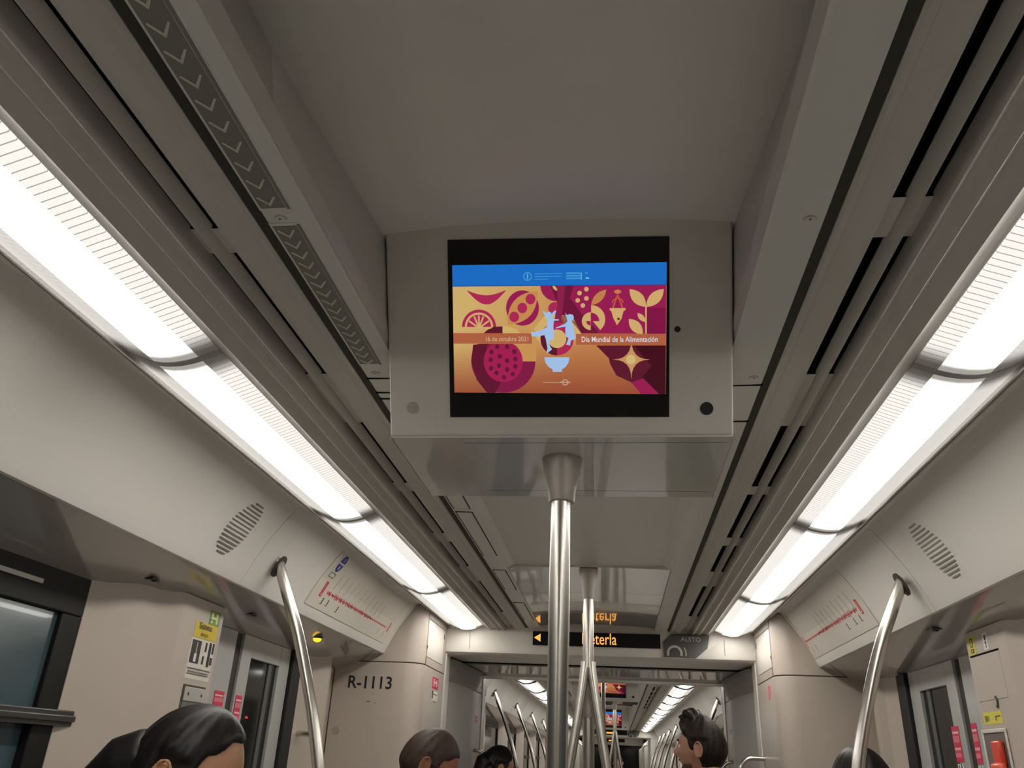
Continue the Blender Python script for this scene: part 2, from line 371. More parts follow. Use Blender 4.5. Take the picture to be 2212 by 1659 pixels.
# lockers beside the gangway
def locker(s, y, label, own=True, rev=False):
    """y: front face; runs 0.54 m to the gangway wall. rev: mirrored along the car"""
    k = -1 if rev else 1
    t = thing('equipment_locker', (s*1.0, y+k*.3, 0), label, 'locker')
    def plan(o, y_end=.54, a0=0):
        pts = [(1.25, -o)] if a0 == 0 else []
        cx, cy, r = .905, .085, .085
        for i in range(9):
            a = math.pi/2*i/8
            pts.append((cx-math.sin(a)*(r+o), cy-math.cos(a)*(r+o)))
        pts.append((cx-r-o, y_end)); return [(x, y+k*yy) for x, yy in pts]
    b = MB(); b.slab_z([(x+.004, yy) for x, yy in plan(-.003)], 0, 2.122, s, off=(.05, 0) if 0 else (.03, k*.02)); obj('body', b, 'seam', t)
    P_ = plan(0)
    front = [(1.244, y)]+P_[1:-1]+[(.82, y+k*.125)]
    b = MB(); b.slab_z(front, .15, 1.846, s, off=(.012, k*.012)); dr = obj('door', b, 'wall', t, bevel=.0015)
    b = MB(); b.slab_z([(1.252, y)]+P_[1:-1]+[(.82, y+k*.068)], 1.851, 2.122, s, off=(.012, k*.012)); obj('upper_cover', b, 'wall', t, bevel=.0015)
    b = MB(); b.slab_z([(.82, y+k*.128), (.82, y+k*.54)], 0, 1.846, s, off=(.012, 0)); sp = obj('side_panel', b, 'wall', t, bevel=.0015)
    b = MB(); b.slab_z([(.82, y+k*.071), (.82, y+k*.54)], 1.851, 1.886, s, off=(.012, 0)); b.slab_z([(.82, y+k*.071), (.82, y+k*.54)], 2.070, 2.122, s, off=(.012, 0))
    b.slab_z([(.82, y+k*.475), (.82, y+k*.54)], 1.886, 2.070, s, off=(.012, 0)); obj('side_rail', b, 'wall', t)
    b = MB(); b.slab_z([(.82, y+k*.074), (.82, y+k*.472)], 1.889, 2.067, s, off=(.012, 0)); ht = obj('hatch', b, 'panel', t, bevel=.0015)
    if own:
        b = MB(); b.box(*sorted((s*.817, s*.823)), y+.466, y+.474, 2.02, 2.045); obj('hinge', b, 'graphite', ht)
        b = MB(); b.box(*sorted((s*.817, s*.823)), y+.076, y+.083, 1.925, 1.94); obj('catch', b, 'graphite', ht)
    return t, dr, sp
LK, ldoor, lside = locker(-1, 3.93, 'beige equipment locker left of the gangway, numbered R-1113')
b = MB(); text(b, 'R-1113', .078, (-1.176, 3.9295, 1.727), (1, 0, 0), (0, 0, 1), bold=.0012, sx=.975); obj('number_lettering', b, 'ink', ldoor, smooth=False)
b = MB()
pr = [(.001, -.008), (.016, -.007), (.0175, -.003), (.0175, .0)]
for r0, d0 in ((.0175, .0015), (.013, .004)):
    n = 24; c = Vector((-1.205, 3.93, 1.536))
    a = [c+Vector((r0*math.cos(2*math.pi*i/n), .002, r0*math.sin(2*math.pi*i/n))) for i in range(n)]
    b.prism(a, [p-Vector((0, d0+.002, 0)) for p in a])
obj('round_lock', b, 'steel', ldoor)
for q in ((-1.07, -1.055, 3.9285, 3.931, 1.668, 1.671), (-1.03, -1.026, 3.9285, 3.931, 1.662, 1.665)):
    b = MB(); b.box(*q); obj('scuff_mark', b, 'seam', ldoor)
LKR, rdoor, rside = locker(1, 3.95, 'beige equipment locker right of the gangway, with two thin red strokes')
b = MB(); b.box(.8175, .8205, 4.12, 4.128, 1.765, 1.815); b.box(.8175, .8205, 4.16, 4.166, 1.755, 1.82); b.cur = 0
obj('red_strokes', b, mat('pink_red_print', lin(215, 90, 100), .5, var=0), rside)
def vinyl(name, s, X, ya, yb, za, zb, bands, label=None, cat='sticker', tilt=0, parent=None):
    """small printed sticker on a wall facing the aisle. bands: (u0,u1,v0,v1,rgb) in its own 0..1 frame; u runs away from the viewer, v up"""
    b = MB()
    for i, (u0, u1, v0, v1, c) in enumerate(bands):
        b.col = lin(*c); x = s*(X-.0008-.0003*i)
        b.prism([(x, ya+(yb-ya)*u0, za+(zb-za)*v0), (x, ya+(yb-ya)*u1, za+(zb-za)*v0), (x, ya+(yb-ya)*u1, za+(zb-za)*v1), (x, ya+(yb-ya)*u0, za+(zb-za)*v1)],
                [(s*X, ya+(yb-ya)*u0, za+(zb-za)*v0), (s*X, ya+(yb-ya)*u1, za+(zb-za)*v0), (s*X, ya+(yb-ya)*u1, za+(zb-za)*v1), (s*X, ya+(yb-ya)*u0, za+(zb-za)*v1)])
    o = obj(name, b, 'print', parent, smooth=False)
    if label: tag(o, label, cat)
    return o
PK = (206, 52, 84); PW = (226, 200, 196)
def door_sticker(s, X, ya, yb, z0, z1, label):
    return vinyl('door_sticker', s, X, ya, yb, z0, z1, [(0, 1, .33, 1, PK), (.08, .92, .86, .9, PW), (.08, .92, .70, .82, (214, 120, 130)), (.08, .92, .55, .60, (236, 170, 176)), (.1, .9, .42, .5, (226, 120, 130)),
             (.1, .9, .0, .30, (222, 220, 214)), (.3, .42, .0, .30, (20, 20, 20)), (.66, .74, .0, .28, (30, 30, 30))], label)
vinyl('notice_sticker', -1, .820, 4.195, 4.335, 1.70, 1.812, [(0, 1, .52, 1, (205, 42, 84)), (.18, .36, .6, .92, (240, 205, 212)), (.36, .6, .74, .82, (240, 205, 212)), (.62, .8, .62, .9, (240, 180, 190)), (.1, 1, 0, .42, (232, 228, 220)), (.1, .2, .1, .42, (90, 60, 50)), (.2, .9, .26, .30, (110, 100, 90))], 'pink and white notice on the locker side by the left of the gangway')
door_sticker(-1, 1.2145, 2.668, 2.74, 1.50, 1.615, 'red and white sticker on the left door pocket, above the dark-haired woman')
door_sticker(-1, 1.2145, 2.832, 2.882, 1.48, 1.612, 'red and white sticker on the left door leaf, beside its window')
door_sticker(1, 1.2145, 3.01, 3.07, 1.45, 1.612, 'red and white sticker on the right door leaf, beside its window')
door_sticker(1, 1.2145, 2.862, 2.905, 1.44, 1.615, 'red and white sticker right of the right door centre seal')
# left column: pictogram, yellow label, instruction sheet, call box
vinyl('exit_pictogram', -1, 1.130, 2.372, 2.438, 1.783, 1.824, [(0, 1, 0, 1, (120, 150, 60)), (.18, .34, .12, .88, (215, 225, 160)), (.34, .66, .42, .58, (215, 225, 160)), (.62, .8, .12, .88, (215, 225, 160)), (.1, .3, .3, .36, (70, 110, 40))], 'green pictogram sticker at the top of the left pillar')
o = vinyl('yellow_label', -1, 1.130, 2.296, 2.438, 1.737, 1.782, [(0, 1, 0, 1, (214, 186, 36))], 'yellow label above the white instruction sheet on the left pillar')
b = MB(); text(b, 'Sistema', .026, (-1.1284, 2.318, 1.763), (0, 1, 0), (0, 0, 1), bold=.0003, sx=1.0); text(b, 'aviso', .020, (-1.1284, 2.335, 1.743), (0, 1, 0), (0, 0, 1), sx=1.2); obj('lettering', b, 'ink', o, smooth=False)
vinyl('instruction_sheet', -1, 1.130, 2.290, 2.440, 1.622, 1.735, [(0, 1, 0, 1, (214, 208, 196)), (.05, .42, .38, .95, (40, 38, 36)), (.2, .3, .42, .62, (220, 215, 205)), (.24, .27, .62, .9, (200, 195, 185)), (.6, .66, .72, .95, (30, 30, 30)), (.76, .84, .36, .97, (20, 20, 20)), (.9, .96, .7, .97, (40, 40, 40)), (.55, .6, .4, .6, (40, 40, 40)), (.88, .95, .42, .6, (50, 50, 50)),
      (.04, .96, .25, .265, (110, 105, 98)), (.06, .92, .17, .20, (150, 145, 138)), (.06, .92, .13, .15, (170, 165, 158))], 'white instruction sheet with dark pictures on the left pillar')
t = thing('call_box', (-1.13, 2.37, 1.46), 'recessed emergency call box with a clear flap on the left pillar', 'call box')
b = MB(); b.box(-1.1335, -1.129, 2.295, 2.432, 1.46, 1.606); obj('recess', b, 'seam', t)
b = MB(); b.box(-1.1285, -1.124, 2.303, 2.425, 1.562, 1.600); fl = obj('flap_top', b, 'frame', t, bevel=.0015)
for yy in (2.32, 2.40):
    b = MB(); b.box(-1.1245, -1.1230, yy, yy+.006, 1.577, 1.585); obj('screw', b, 'ink', fl)
b = MB(); b.box(-1.1285, -1.1265, 2.303, 2.425, 1.465, 1.562); obj('clear_flap', b, mat('smoky_flap', (.20, .20, .19, 1), .15, coat=1, coatr=.05, var=.5, scale=25), t)
# right column
vinyl('warning_sticker', 1, 1.130, 2.548, 2.592, 1.782, 1.832, [(0, 1, .0, 1, (205, 190, 50)), (.3, .7, .40, .9, (45, 42, 20)), (.4, .6, .47, .82, (205, 190, 50)), (.28, .72, .08, .3, (45, 42, 20)), (.4, .6, .13, .25, (205, 190, 50))], 'yellow warning sticker with exclamation mark on the right pillar')
vinyl('white_code_label', 1, 1.130, 2.46, 2.492, 1.785, 1.830, [(0, 1, 0, 1, (218, 214, 206)), (.3, .62, .55, .85, (30, 30, 30)), (.35, .58, .3, .5, (50, 50, 50)), (.38, .55, .12, .25, (120, 120, 120))], 'small white code label at the top of the right pillar')
t = thing('service_flap', (1.13, 2.50, 1.65), 'flush service flap with a round lock on the right pillar', 'panel')
b = MB(); b.box(1.1285, 1.1335, 2.405, 2.592, 1.655, 1.775); obj('flap', b, 'wall', t, bevel=.001)
b = MB(); b.box(1.1275, 1.1335, 2.405, 2.592, 1.775, 1.7795); obj('top_gap', b, 'gap', t)
b = MB(); c = Vector((1.1285, 2.478, 1.648)); n = 20
a = [c+Vector((0, .0075*math.cos(2*math.pi*i/n), .016*math.sin(2*math.pi*i/n))) for i in range(n)]; b.prism(a, [p+Vector((-.002, 0, 0)) for p in a])
lk = obj('round_lock', b, 'graphite', t)
b = MB(); a = [c+Vector((-.002, .004*math.cos(2*math.pi*i/n), .010*math.sin(2*math.pi*i/n))) for i in range(n)]; b.prism(a, [p+Vector((-.001, 0, 0)) for p in a]); obj('lock_core', b, 'frame', lk)
o = vinyl('brake_label', 1, 1.130, 2.465, 2.585, 1.594, 1.626, [(0, 1, 0, 1, (216, 204, 84))], 'yellow label above the red emergency handle')
b = MB(); text(b, 'BRI', .022, (1.1284, 2.575, 1.602), (0, -1, 0), (0, 0, 1), sx=1.0); b.box(1.1278, 1.1284, 2.475, 2.505, 1.612, 1.6145); b.box(1.1278, 1.1284, 2.502, 2.505, 1.602, 1.612); obj('lettering', b, mat('faded_ink', (.12, .11, .03, 1), .5, var=0), o, smooth=False)
t = thing('emergency_handle', (1.13, 2.55, 1.44), 'red emergency handle in a dark niche on the right pillar', 'emergency handle')
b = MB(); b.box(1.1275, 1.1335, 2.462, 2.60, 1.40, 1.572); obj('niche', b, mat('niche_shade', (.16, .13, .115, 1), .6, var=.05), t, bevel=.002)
b = MB(); b.box(1.1245, 1.1285, 2.452, 2.462, 1.395, 1.578); b.box(1.1245, 1.1285, 2.600, 2.610, 1.395, 1.578); b.box(1.1245, 1.1285, 2.452, 2.610, 1.572, 1.582); obj('niche_rim', b, 'panel', t, bevel=.002)
b = MB(); b.box(1.112, 1.127, 2.480, 2.535, 1.49, 1.552); h = obj('handle_bracket', b, 'redplastic', t, bevel=.006)
b = MB(); b.box(1.102, 1.124, 2.476, 2.540, 1.445, 1.497); obj('handle_grip', b, mat('orange_red_grip', (.85, .12, .05, 1), .35, coat=.4, var=.05), t, bevel=.009)

# ------------------------------------------------------------------ gangway portals
def portal(y, k, own):
    """end wall with the header over the passage. k=+1: its face looks at us"""
    b = MB()
    prof = [(0, 2.16), (0, 1.985), (.006, 1.968), (.022, 1.958), (.06, 1.955), (.36, 1.955)]
    n = 1
    a = [(-.84, y+k*u, z) for u, z in prof]+[(-.84, y+k*.36, 2.16)]
    c = [(.84, p[1], p[2]) for p in a]
    b.prism(a, c); struct('wall_front', b, 'panel')
    for s in (-1, 1):
        b = MB(); b.box(*sorted((s*.815, s*1.30)), *sorted((y+k*.02, y+k*.12)), 0, 2.16); struct('wall_front', b, 'panel')
portal(4.47, 1, True); portal(5.95, -1, False)
b = MB(); b.box(-.85, .85, 4.832, 4.90, 1.953, 2.1); struct('trim_10', b, 'gap')
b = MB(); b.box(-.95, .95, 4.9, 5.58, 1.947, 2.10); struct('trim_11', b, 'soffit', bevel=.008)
b = MB(); b.box(-.79, .79, 5.47, 5.60, 1.936, 1.950); struct('trim_12', b, 'edgesteel', bevel=.003)
for s in (-1, 1):
    t = thing('gangway_pillar', (s*.85, 4.98, 0), 'grey curved gangway pillar with a flared cap, on the %s of the passage' % SIDE[s], 'pillar')
    pl = [(.90, 4.60), (.862, 4.61), (.84, 4.64), (.822, 4.75), (.808, 4.92), (.798, 5.10), (.790, 5.26), (.788, 5.36), (.800, 5.385), (.86, 5.39)]
    b = MB(); b.slab_z(pl, 0, 1.845, s, off=(.05, 0)); obj('post', b, 'bellows', t)
    b = MB(); N = len(pl)
    for z0, z1, o0, o1 in ((1.835, 1.850, .006, .010), (1.850, 1.885, .010, .026), (1.885, 1.920, .026, .036), (1.920, 1.944, .036, .038)):
        q0 = [(s*(x-o0), yy, z0) for x, yy in pl]+[(s*.95, 5.39, z0), (s*.95, 4.60, z0)]
        q1 = [(s*(x-o1), yy, z1) for x, yy in pl]+[(s*.95, 5.39, z1), (s*.95, 4.60, z1)]
        b.prism(q0, q1)
    obj('cap', b, mat('gangway_cap_grey', (.30, .29, .26, 1), .5, var=.03), t)
locker(-1, 6.09, 'pale locker just beyond the gangway on the left', own=False, rev=True)
locker(1, 6.09, 'pale locker just beyond the gangway on the right', own=False, rev=True)
vinyl('notice_sticker', -1, .820, 5.60, 5.70, 1.66, 1.70, [(0, 1, 0, 1, (200, 70, 100)), (.1, .9, .4, .55, (235, 190, 200))], 'small pink sticker on the locker side beyond the gangway, left')
vinyl('notice_sticker', 1, .820, 5.60, 5.68, 1.60, 1.68, [(0, 1, .7, 1, (200, 80, 90)), (.1, .9, 0, .6, (225, 222, 215)), (.3, .5, .7, .9, (240, 200, 200))], 'small red and white sticker on the locker side beyond the gangway, right')

# portal header fittings: LED sign, maker plaque
def led_sign(y, txt, label, x0=-.345, x1=.335, z0=2.012, z1=2.084, arrow=True, s=1):
    t = thing('led_sign', (0, y, z0), label, 'LED sign')
    b = MB(); b.box(x0, x1, y-.006, y+.004, z0, z1); obj('display', b, 'screen', t, bevel=.001)
    b = MB()
    if txt: text(b, txt, .084, (-.083, y-.0065, z0+.012), (1, 0, 0), (0, 0, 1), bold=.0002, sx=.735)
    else: b.prism([(-.1, y-.0065, z0+.02), (.05, y-.0065, z0+.02), (.05, y-.0065, z0+.052), (-.1, y-.0065, z0+.052)], [(-.1, y-.0060, z0+.02), (.05, y-.0060, z0+.02), (.05, y-.0060, z0+.052), (-.1, y-.0060, z0+.052)])
    obj('lettering', b, 'led', t, smooth=False)
    if arrow:
        b = MB(); b.prism([(-.338, y-.0075, z0+.039), (-.303, y-.0075, z0+.018), (-.303, y-.0075, z0+.059)], [(-.338, y-.0065, z0+.039), (-.303, y-.0065, z0+.018), (-.303, y-.0065, z0+.059)])
        obj('arrow', b, 'led', t, smooth=False)
    return t
led_sign(4.464, 'Lleterla', 'black LED destination sign with amber text over the gangway')
def plaque(y, label, full=True):
    t = thing('maker_plaque', (.46, y, 1.97), label, 'plaque')
    b = MB(); P_ = [(.350, 1.972), (.350, 2.048), (.392, 2.088), (.590, 2.088), (.575, 2.02), (.520, 1.972)]
    b.prism([(x, y-.006, z) for x, z in P_], [(x, y+.004, z) for x, z in P_]); obj('plate', b, 'dots', t, bevel=.001)
    def ring(b, cx, cz, r0, r1, a0, a1, yy, n=22):
        for i in range(n):
            a = math.radians(a0+(a1-a0)*i/n); c = math.radians(a0+(a1-a0)*(i+1)/n)
            q = [(cx+r0*math.cos(a), cz+r0*math.sin(a)), (cx+r1*math.cos(a), cz+r1*math.sin(a)), (cx+r1*math.cos(c), cz+r1*math.sin(c)), (cx+r0*math.cos(c), cz+r0*math.sin(c))]
            q = [(x, max(z, 1.974)) for x, z in q]
            b.prism([(x, yy, z) for x, z in q], [(x, yy+.001, z) for x, z in q])
    b = MB(); ring(b, .407, 1.990, .029, .041, -20, 200, y-.0075); ring(b, .407, 1.990, .055, .061, -12, 32, y-.0075)
    obj('ring_emblem', b, 'plaqueink', t, smooth=False)
    if full:
        b = MB(); text(b, 'ALSTO', .030, (.440, y-.0065, 2.052), (1, 0, 0), (0, 0, 1), sx=1.15); obj('lettering', b, 'plaqueink', t, smooth=False)
    return t
plaque(4.464, 'dark chamfered plaque with ring emblem right of the LED sign')
b = MB(); b.prism([(.545, 4.466, 1.985), (.628, 4.466, 2.045), (.632, 4.466, 2.088), (.592, 4.466, 2.088), (.578, 4.466, 2.02)], [(.545, 4.471, 1.985), (.628, 4.471, 2.045), (.632, 4.471, 2.088), (.592, 4.471, 2.088), (.578, 4.471, 2.02)])
tag(obj('corner_plate', b, 'panel', bevel=.001), 'cream chamfered plate beside the dark plaque', 'plate')
b = MB(); b.box(-.692, -.690, 4.4685, 4.4705, 1.985, 2.075); b.box(.665, .667, 4.4685, 4.4705, 1.985, 2.07); struct('trim_13', b, 'seam')

# ------------------------------------------------------------------ ceiling lamps
def lamp_proto(s, y0, y1, label, group, g=.008):
    t = thing('ceiling_light', (s*.705, (y0+y1)/2, 2.10), label, 'ceiling light', group)
    LP = [(.610, 2.106), (.617, 2.103), (.652, 2.089), (.672, 2.083), (.695, 2.079), (.717, 2.0785), (.738, 2.0815), (.770, 2.092), (.800, 2.106)]
    def arc(x):
        for (x0, z0), (x1, z1) in zip(LP, LP[1:]):
            if x <= x1+1e-9: return z0+(z1-z0)*(x-x0)/(x1-x0)
        return LP[-1][1]
    def part(name, xa, xb, m, n=8):
        b = MB(); pts = [(xa+(xb-xa)*i/n, arc(min(max(xa+(xb-xa)*i/n, .6161), .7999))) for i in range(n+1)]
        b.slab_y(pts, y0+g, y1-g, s, off=(0, .004)); return obj(name, b, m, t)
    part('diffuser', .653, .737, 'lit', 12); part('prismatic_strip', .617, .6523, 'prism', 3); part('outer_strip', .7377, .7995, 'edge', 6)
    n = 18
    for ya, yb in ((y0, y0+g), (y1-g, y1)):
        b = MB(); b.slab_y([(.6165+(.799-.6165)*i/n, arc(.6165+(.7990-.6165)*i/n)-(.0012 if g < .01 else .006)) for i in range(n+1)], ya, yb, s, off=(0, .006))
        obj('joint_ring', b, 'ringgrey' if g < .01 else 'ringdark', t)
    return t
own_l = [-2.0, -.93, .17, 1.22, 2.273, 3.413, 4.455]; own_r = [-1.9, -.83, .25, 1.315, 2.342, 3.485, 4.455]
for s, E_ in ((-1, own_l), (1, own_r)):
    vis = 0
    for i, (a, c) in enumerate(zip(E_, E_[1:])):
        lab = '%s row of bright ceiling lamps, %s lamp from the camera' % (SIDE[s], ORD[max(i-1-(0 if 1 else 0), 0)]) if a > -.5 else '%s bright ceiling lamp behind the viewer' % SIDE[s]
        if a > -.5: lab = '%s lamp from the camera in the %s row of ceiling lights' % (ORD[vis], SIDE[s]); vis += 1
        lamp_proto(s, a, c, lab, 'ceiling lights of the near car')
# ventilation slots
def vents(s, gaps, ya, yb, group, prefix):
    e = sorted([(a, c) for a, c in gaps]); cur = ya; k = 0
    for a, c in e+[(yb, yb)]:
        if a-cur > .1:
            if cur > -.25 or prefix:
                t = thing('air_vent', (s*.465, (cur+a)/2, 2.11), '%s pair of black air slots in the %s ribbed ceiling trim%s' % (ORD[k % 14], SIDE[s], prefix), 'air vent', group); k += 1
                for x0, x1 in ((.4412, .4665), (.4826, .4992)):
                    b = MB(); b.slab_y([(x0, 2.112), (x0, 2.140), (x1, 2.140), (x1, 2.112)], cur, a, s, off=(0, .001)) if 0 else b.box(*sorted((s*x0, s*x1)), cur, a, 2.135, 2.140)
                    b.box(*sorted((s*x0, s*(x0+.0008))), cur, a, 2.119, 2.137); b.box(*sorted((s*(x1-.0008), s*x1)), cur, a, 2.119, 2.137)
                    b.box(*sorted((s*x0, s*x1)), cur, cur+.001, 2.114, 2.137); b.box(*sorted((s*x0, s*x1)), a-.001, a, 2.114, 2.137)
                    obj('slot', b, 'gap', t, smooth=False)
            else:
                pass
        cur = c
for s in (-1, 1): vents(s, OWN_GAPS[s], -.2, Y_PORT, 'air slots of the near car', '')

# chevron inlays in the left ceiling strip
def chevrons(y0, y1, n, label):
    t = thing('chevron_inlay', (-.342, (y0+y1)/2, 2.10), label, 'inlay', 'chevron inlays')
    zt = 2.1018
    b = MB(); b.box(-.371, -.324, y0-.006, y1+.006, zt-.0018, zt+.001); obj('frame', b, 'ceil', t, bevel=.0008)
    b = MB(); b.box(-.367, -.333, y0, y1, zt-.0026, zt-.0015); obj('base', b, 'chevbase', t, smooth=False)
    b = MB(); b.box(-.3315, -.327, y0-.003, y1+.003, zt-.0026, zt-.0015); obj('side_channel', b, 'chevbase', t, smooth=False)
    p = (y1-y0)/n; z = zt-.0032
    b = MB()
    for i in range(n):
        y = y0+p*(i+.28)
        for q in (((-.3615, y), (-.351, y+.0135), (-.351, y+.0195), (-.364, y+.002)), ((-.340, y), (-.351, y+.0135), (-.351, y+.0195), (-.3375, y+.001))):
            b.prism([(x, yy, z) for x, yy in q], [(x, yy, z+.0008) for x, yy in q])
    obj('chevrons', b, 'chev', t, smooth=False)
chevrons(.335, .812, 14, 'longer inlay of pale chevrons in the left ceiling strip, nearest the camera')
chevrons(.852, 1.272, 16, 'shorter inlay of pale chevrons in the left ceiling strip, beside the screen')
def cap(s, y, label, x=.352, r=.009):
    t = thing('cover_cap', (s*x, y, 2.10), label, 'cover cap')
    b = MB(); n = 16; a = [(s*x+r*math.cos(math.pi*i/n), y+.010-r*1.1*math.sin(math.pi*i/n)*.9, 2.0985) for i in range(n+1)]
    b.prism(a, [(p[0], p[1], 2.103) for p in a]); c = obj('cap', b, 'panel', t, bevel=.0006)
    b = MB(); b.lathe((s*x, y+.006, 2.0978), [(.0014, 0), (.0014, .001)], 10); obj('screw_hole', b, 'ink', c)
cap(-1, .828, 'half-round cap between the two chevron inlays', x=.349); cap(1, .872, 'half-round cap on the right ceiling strip, nearest the camera')
cap(1, 1.345, 'half-round cap on the right ceiling strip, beside the screen box'); cap(-1, 1.305, 'half-round cap at the far end of the short chevron inlay', x=.35)
b = MB()
for s, ys in ((-1, (1.335, 1.40, 1.43)), (1, (1.385, 1.56))):
    for y in ys: b.box(*sorted((s*.308, s*.373)), y, y+.0025, 2.0995, 2.104)
struct('trim_14', b, 'gap')
def hatch(y0, y1, label, x0=.318, x1=.362):
    t = thing('ceiling_hatch', (-.34, y0, 2.10), label, 'hatch', 'hatches in the left ceiling strip')
    b = MB(); b.box(-x1-.004, -x0+.004, y0-.004, y1+.004, 2.0995, 2.103); obj('surround', b, 'seam', t)
    b = MB(); b.box(-x1, -x0, y0, y1, 2.0985, 2.102); obj('lid', b, 'ceil', t, bevel=.0008)
hatch(1.83, 2.20, 'flush hatch in the left ceiling strip just behind the screen box'); hatch(2.24, 2.78, 'longest flush hatch in the left ceiling strip, before the second pole'); hatch(3.02, 3.40, 'flush hatch in the left strip beside the second pole'); hatch(3.7, 4.2, 'flush hatch in the left strip, nearest the LED sign')

# ------------------------------------------------------------------ information screens
def lerp(a, b, t): return tuple(a[i]+(b[i]-a[i])*t for i in range(len(a)))
def art(b, P, full=True):
    """the World Food Day slide; P maps (x,y,layer) of the slide (px of a 2025x1225 sheet) to space"""
    def poly(pts, c, l=1): b.col = lin(*c) if len(c) == 3 else c; b.poly([P(x, y, l) for x, y in pts])
    def circ(cx, cy, r, c, l=2, ry=None, a0=0, a1=360, n=28):
        pts = [(cx+r*math.cos(math.radians(a0+(a1-a0)*i/n)), cy+(ry or r)*math.sin(math.radians(a0+(a1-a0)*i/n))) for i in range(n if a1-a0 == 360 else n+1)]
        if a1-a0 != 360 and a1-a0 != 180: pts.append((cx, cy))
        poly(pts, c, l)
    def ringp(cx, cy, r0, r1, a0, a1, c, l=2, n=24):
        A = [math.radians(a0+(a1-a0)*i/n) for i in range(n+1)]
        poly([(cx+r1*math.cos(a), cy+r1*math.sin(a)) for a in A]+[(cx+r0*math.cos(a), cy+r0*math.sin(a)) for a in reversed(A)], c, l)
    def leaf(x0, y0, x1, y1, w, c, l=3, w2=None, n=10):
        dx, dy = x1-x0, y1-y0; L = math.hypot(dx, dy); nx, ny = -dy/L, dx/L; w2 = w if w2 is None else w2
        f = lambda t: 4*t*(1-t)
        poly([(x0+dx*t+nx*w*f(t), y0+dy*t+ny*w*f(t)) for t in [i/n for i in range(n+1)]]+[(x0+dx*t-nx*w2*f(t), y0+dy*t-ny*w2*f(t)) for t in [1-i/n for i in range(1, n)]], c, l)
    YL, OR, RD = (226, 190, 118), (208, 140, 82), (158, 74, 52)
    MG, MG2, DK, DK2, TAN = (164, 30, 88), (186, 44, 92), (100, 24, 48), (70, 10, 28), (226, 184, 118)
    # graded background
    nx, ny = (64, 44) if full else (16, 10)
    def bg(x, y):
        u, v = x/2025, y/1225
        c = lerp(YL, OR, min(1, max(0, (u*1.5+v*.5-.25)))); c = lerp(c, RD, min(1, max(0, (v-.62)/.38))**1.1*.85)
        return lerp(c, YL, max(0, 1-((u-.5)**2/.02+(v-.52)**2/.02)**.5)*.9)
    for i in range(nx):
        for j in range(ny):
            x0, x1, y0, y1 = 2025*i/nx, 2025*(i+1)/nx, 1225*j/ny, 1225*(j+1)/ny
            poly([(x0, y0), (x1, y0), (x1, y1), (x0, y1)], bg((x0+x1)/2, (y0+y1)/2), 0)
    poly([(0, 0), (2025, 0), (2025, 205), (0, 198)], (28, 118, 212), 6); poly([(0, 198), (2025, 205), (2025, 211), (0, 204)], (40, 70, 170), 6)
    X = lambda x: x-98; Y = lambda y: y-98
    q = lambda pts: [(X(x), Y(y)) for x, y in pts]
    # right-hand magenta field
    poly(q([(1165, 300), (2120, 300), (2120, 760), (1330, 755), (1180, 560), (1150, 400)]), MG, 1)
    poly(q([(1940, 520), (2120, 520), (2120, 760), (1940, 760)]), (140, 20, 74), 2)
    poly(q([(1040, 300), (1260, 300), (1225, 420), (1340, 580), (1500, 750), (1330, 755), (1225, 620), (1170, 720), (1080, 700), (1110, 480)]), (120, 22, 62), 2)
    poly(q([(1100, 300), (1180, 300), (1160, 500), (1130, 700), (1060, 690), (1110, 480)]), (150, 34, 80), 3)
    circ(X(1095), Y(300), 150, MG, 1, a0=0, a1=180); circ(X(1080), Y(520), 62, MG2, 1)
    leaf(X(1060), Y(300), X(1105), Y(352), 14, YL, 4)
    if True:
        # pepper, pea pod, orange slice
        a = [(240+(614-240)*t, 340+130*math.sin(math.pi*t)+6) for t in [i/16 for i in range(17)]]; c_ = [(240+(614-240)*t, 340+48*math.sin(math.pi*t)) for t in [1-i/16 for i in range(17)]]
        poly(q(a+c_), MG2, 2)
        circ(X(772), Y(512), 158, MG, 2, ry=168); leaf(X(628), Y(672), X(916), Y(350), 104, (214, 150, 86), 3)
        for cx, cy in ((692, 596), (771, 512), (850, 428)): circ(X(cx), Y(cy), 47, MG2, 4, ry=50)
        ringp(X(350), Y(690), 138, 166, 180, 375, MG2, 2); ringp(X(350), Y(690), 118, 138, 180, 372, TAN, 2); circ(X(350), Y(690), 118, MG2, 2, a0=180, a1=360)
        for ang in (180, 215, 248, 270, 292, 325, 360):
            dx, dy = math.cos(math.radians(ang)), math.sin(math.radians(ang)); px, py = -dy*8, dx*8
            poly([(X(350)+px, Y(700)+py), (X(350)+dx*120+px, Y(700)+dy*120+py), (X(350)+dx*120-px, Y(700)+dy*120-py), (X(350)-px, Y(700)-py)], TAN, 4)
        poly(q([(430, 720), (490, 690), (578, 686), (578, 760), (380, 760)]), DK, 4)
        poly(q([(580, 760), (580, 686), (650, 694), (710, 716), (762, 760)]), YL, 3)
        # pomegranate
        poly([(X(580)+312*math.cos(math.radians(a)), max(Y(852), Y(1020)+300*math.sin(math.radians(a)))) for a in range(0, 360, 10)], (140, 26, 74), 2); poly(q([(580, 720), (900, 720), (900, 1020), (580, 1020)]), (216, 160, 92), 3)
        poly(q([(270, 1020), (290, 860), (430, 850), (400, 1020), (440, 1150), (560, 1215), (500, 1322), (420, 1322), (320, 1200)]), (104, 20, 50), 3)
        poly([(X(580)+190*math.cos(math.radians(a)), max(Y(852), Y(1020)+200*math.sin(math.radians(a)))) for a in range(0, 360, 10)], (176, 32, 88), 4)
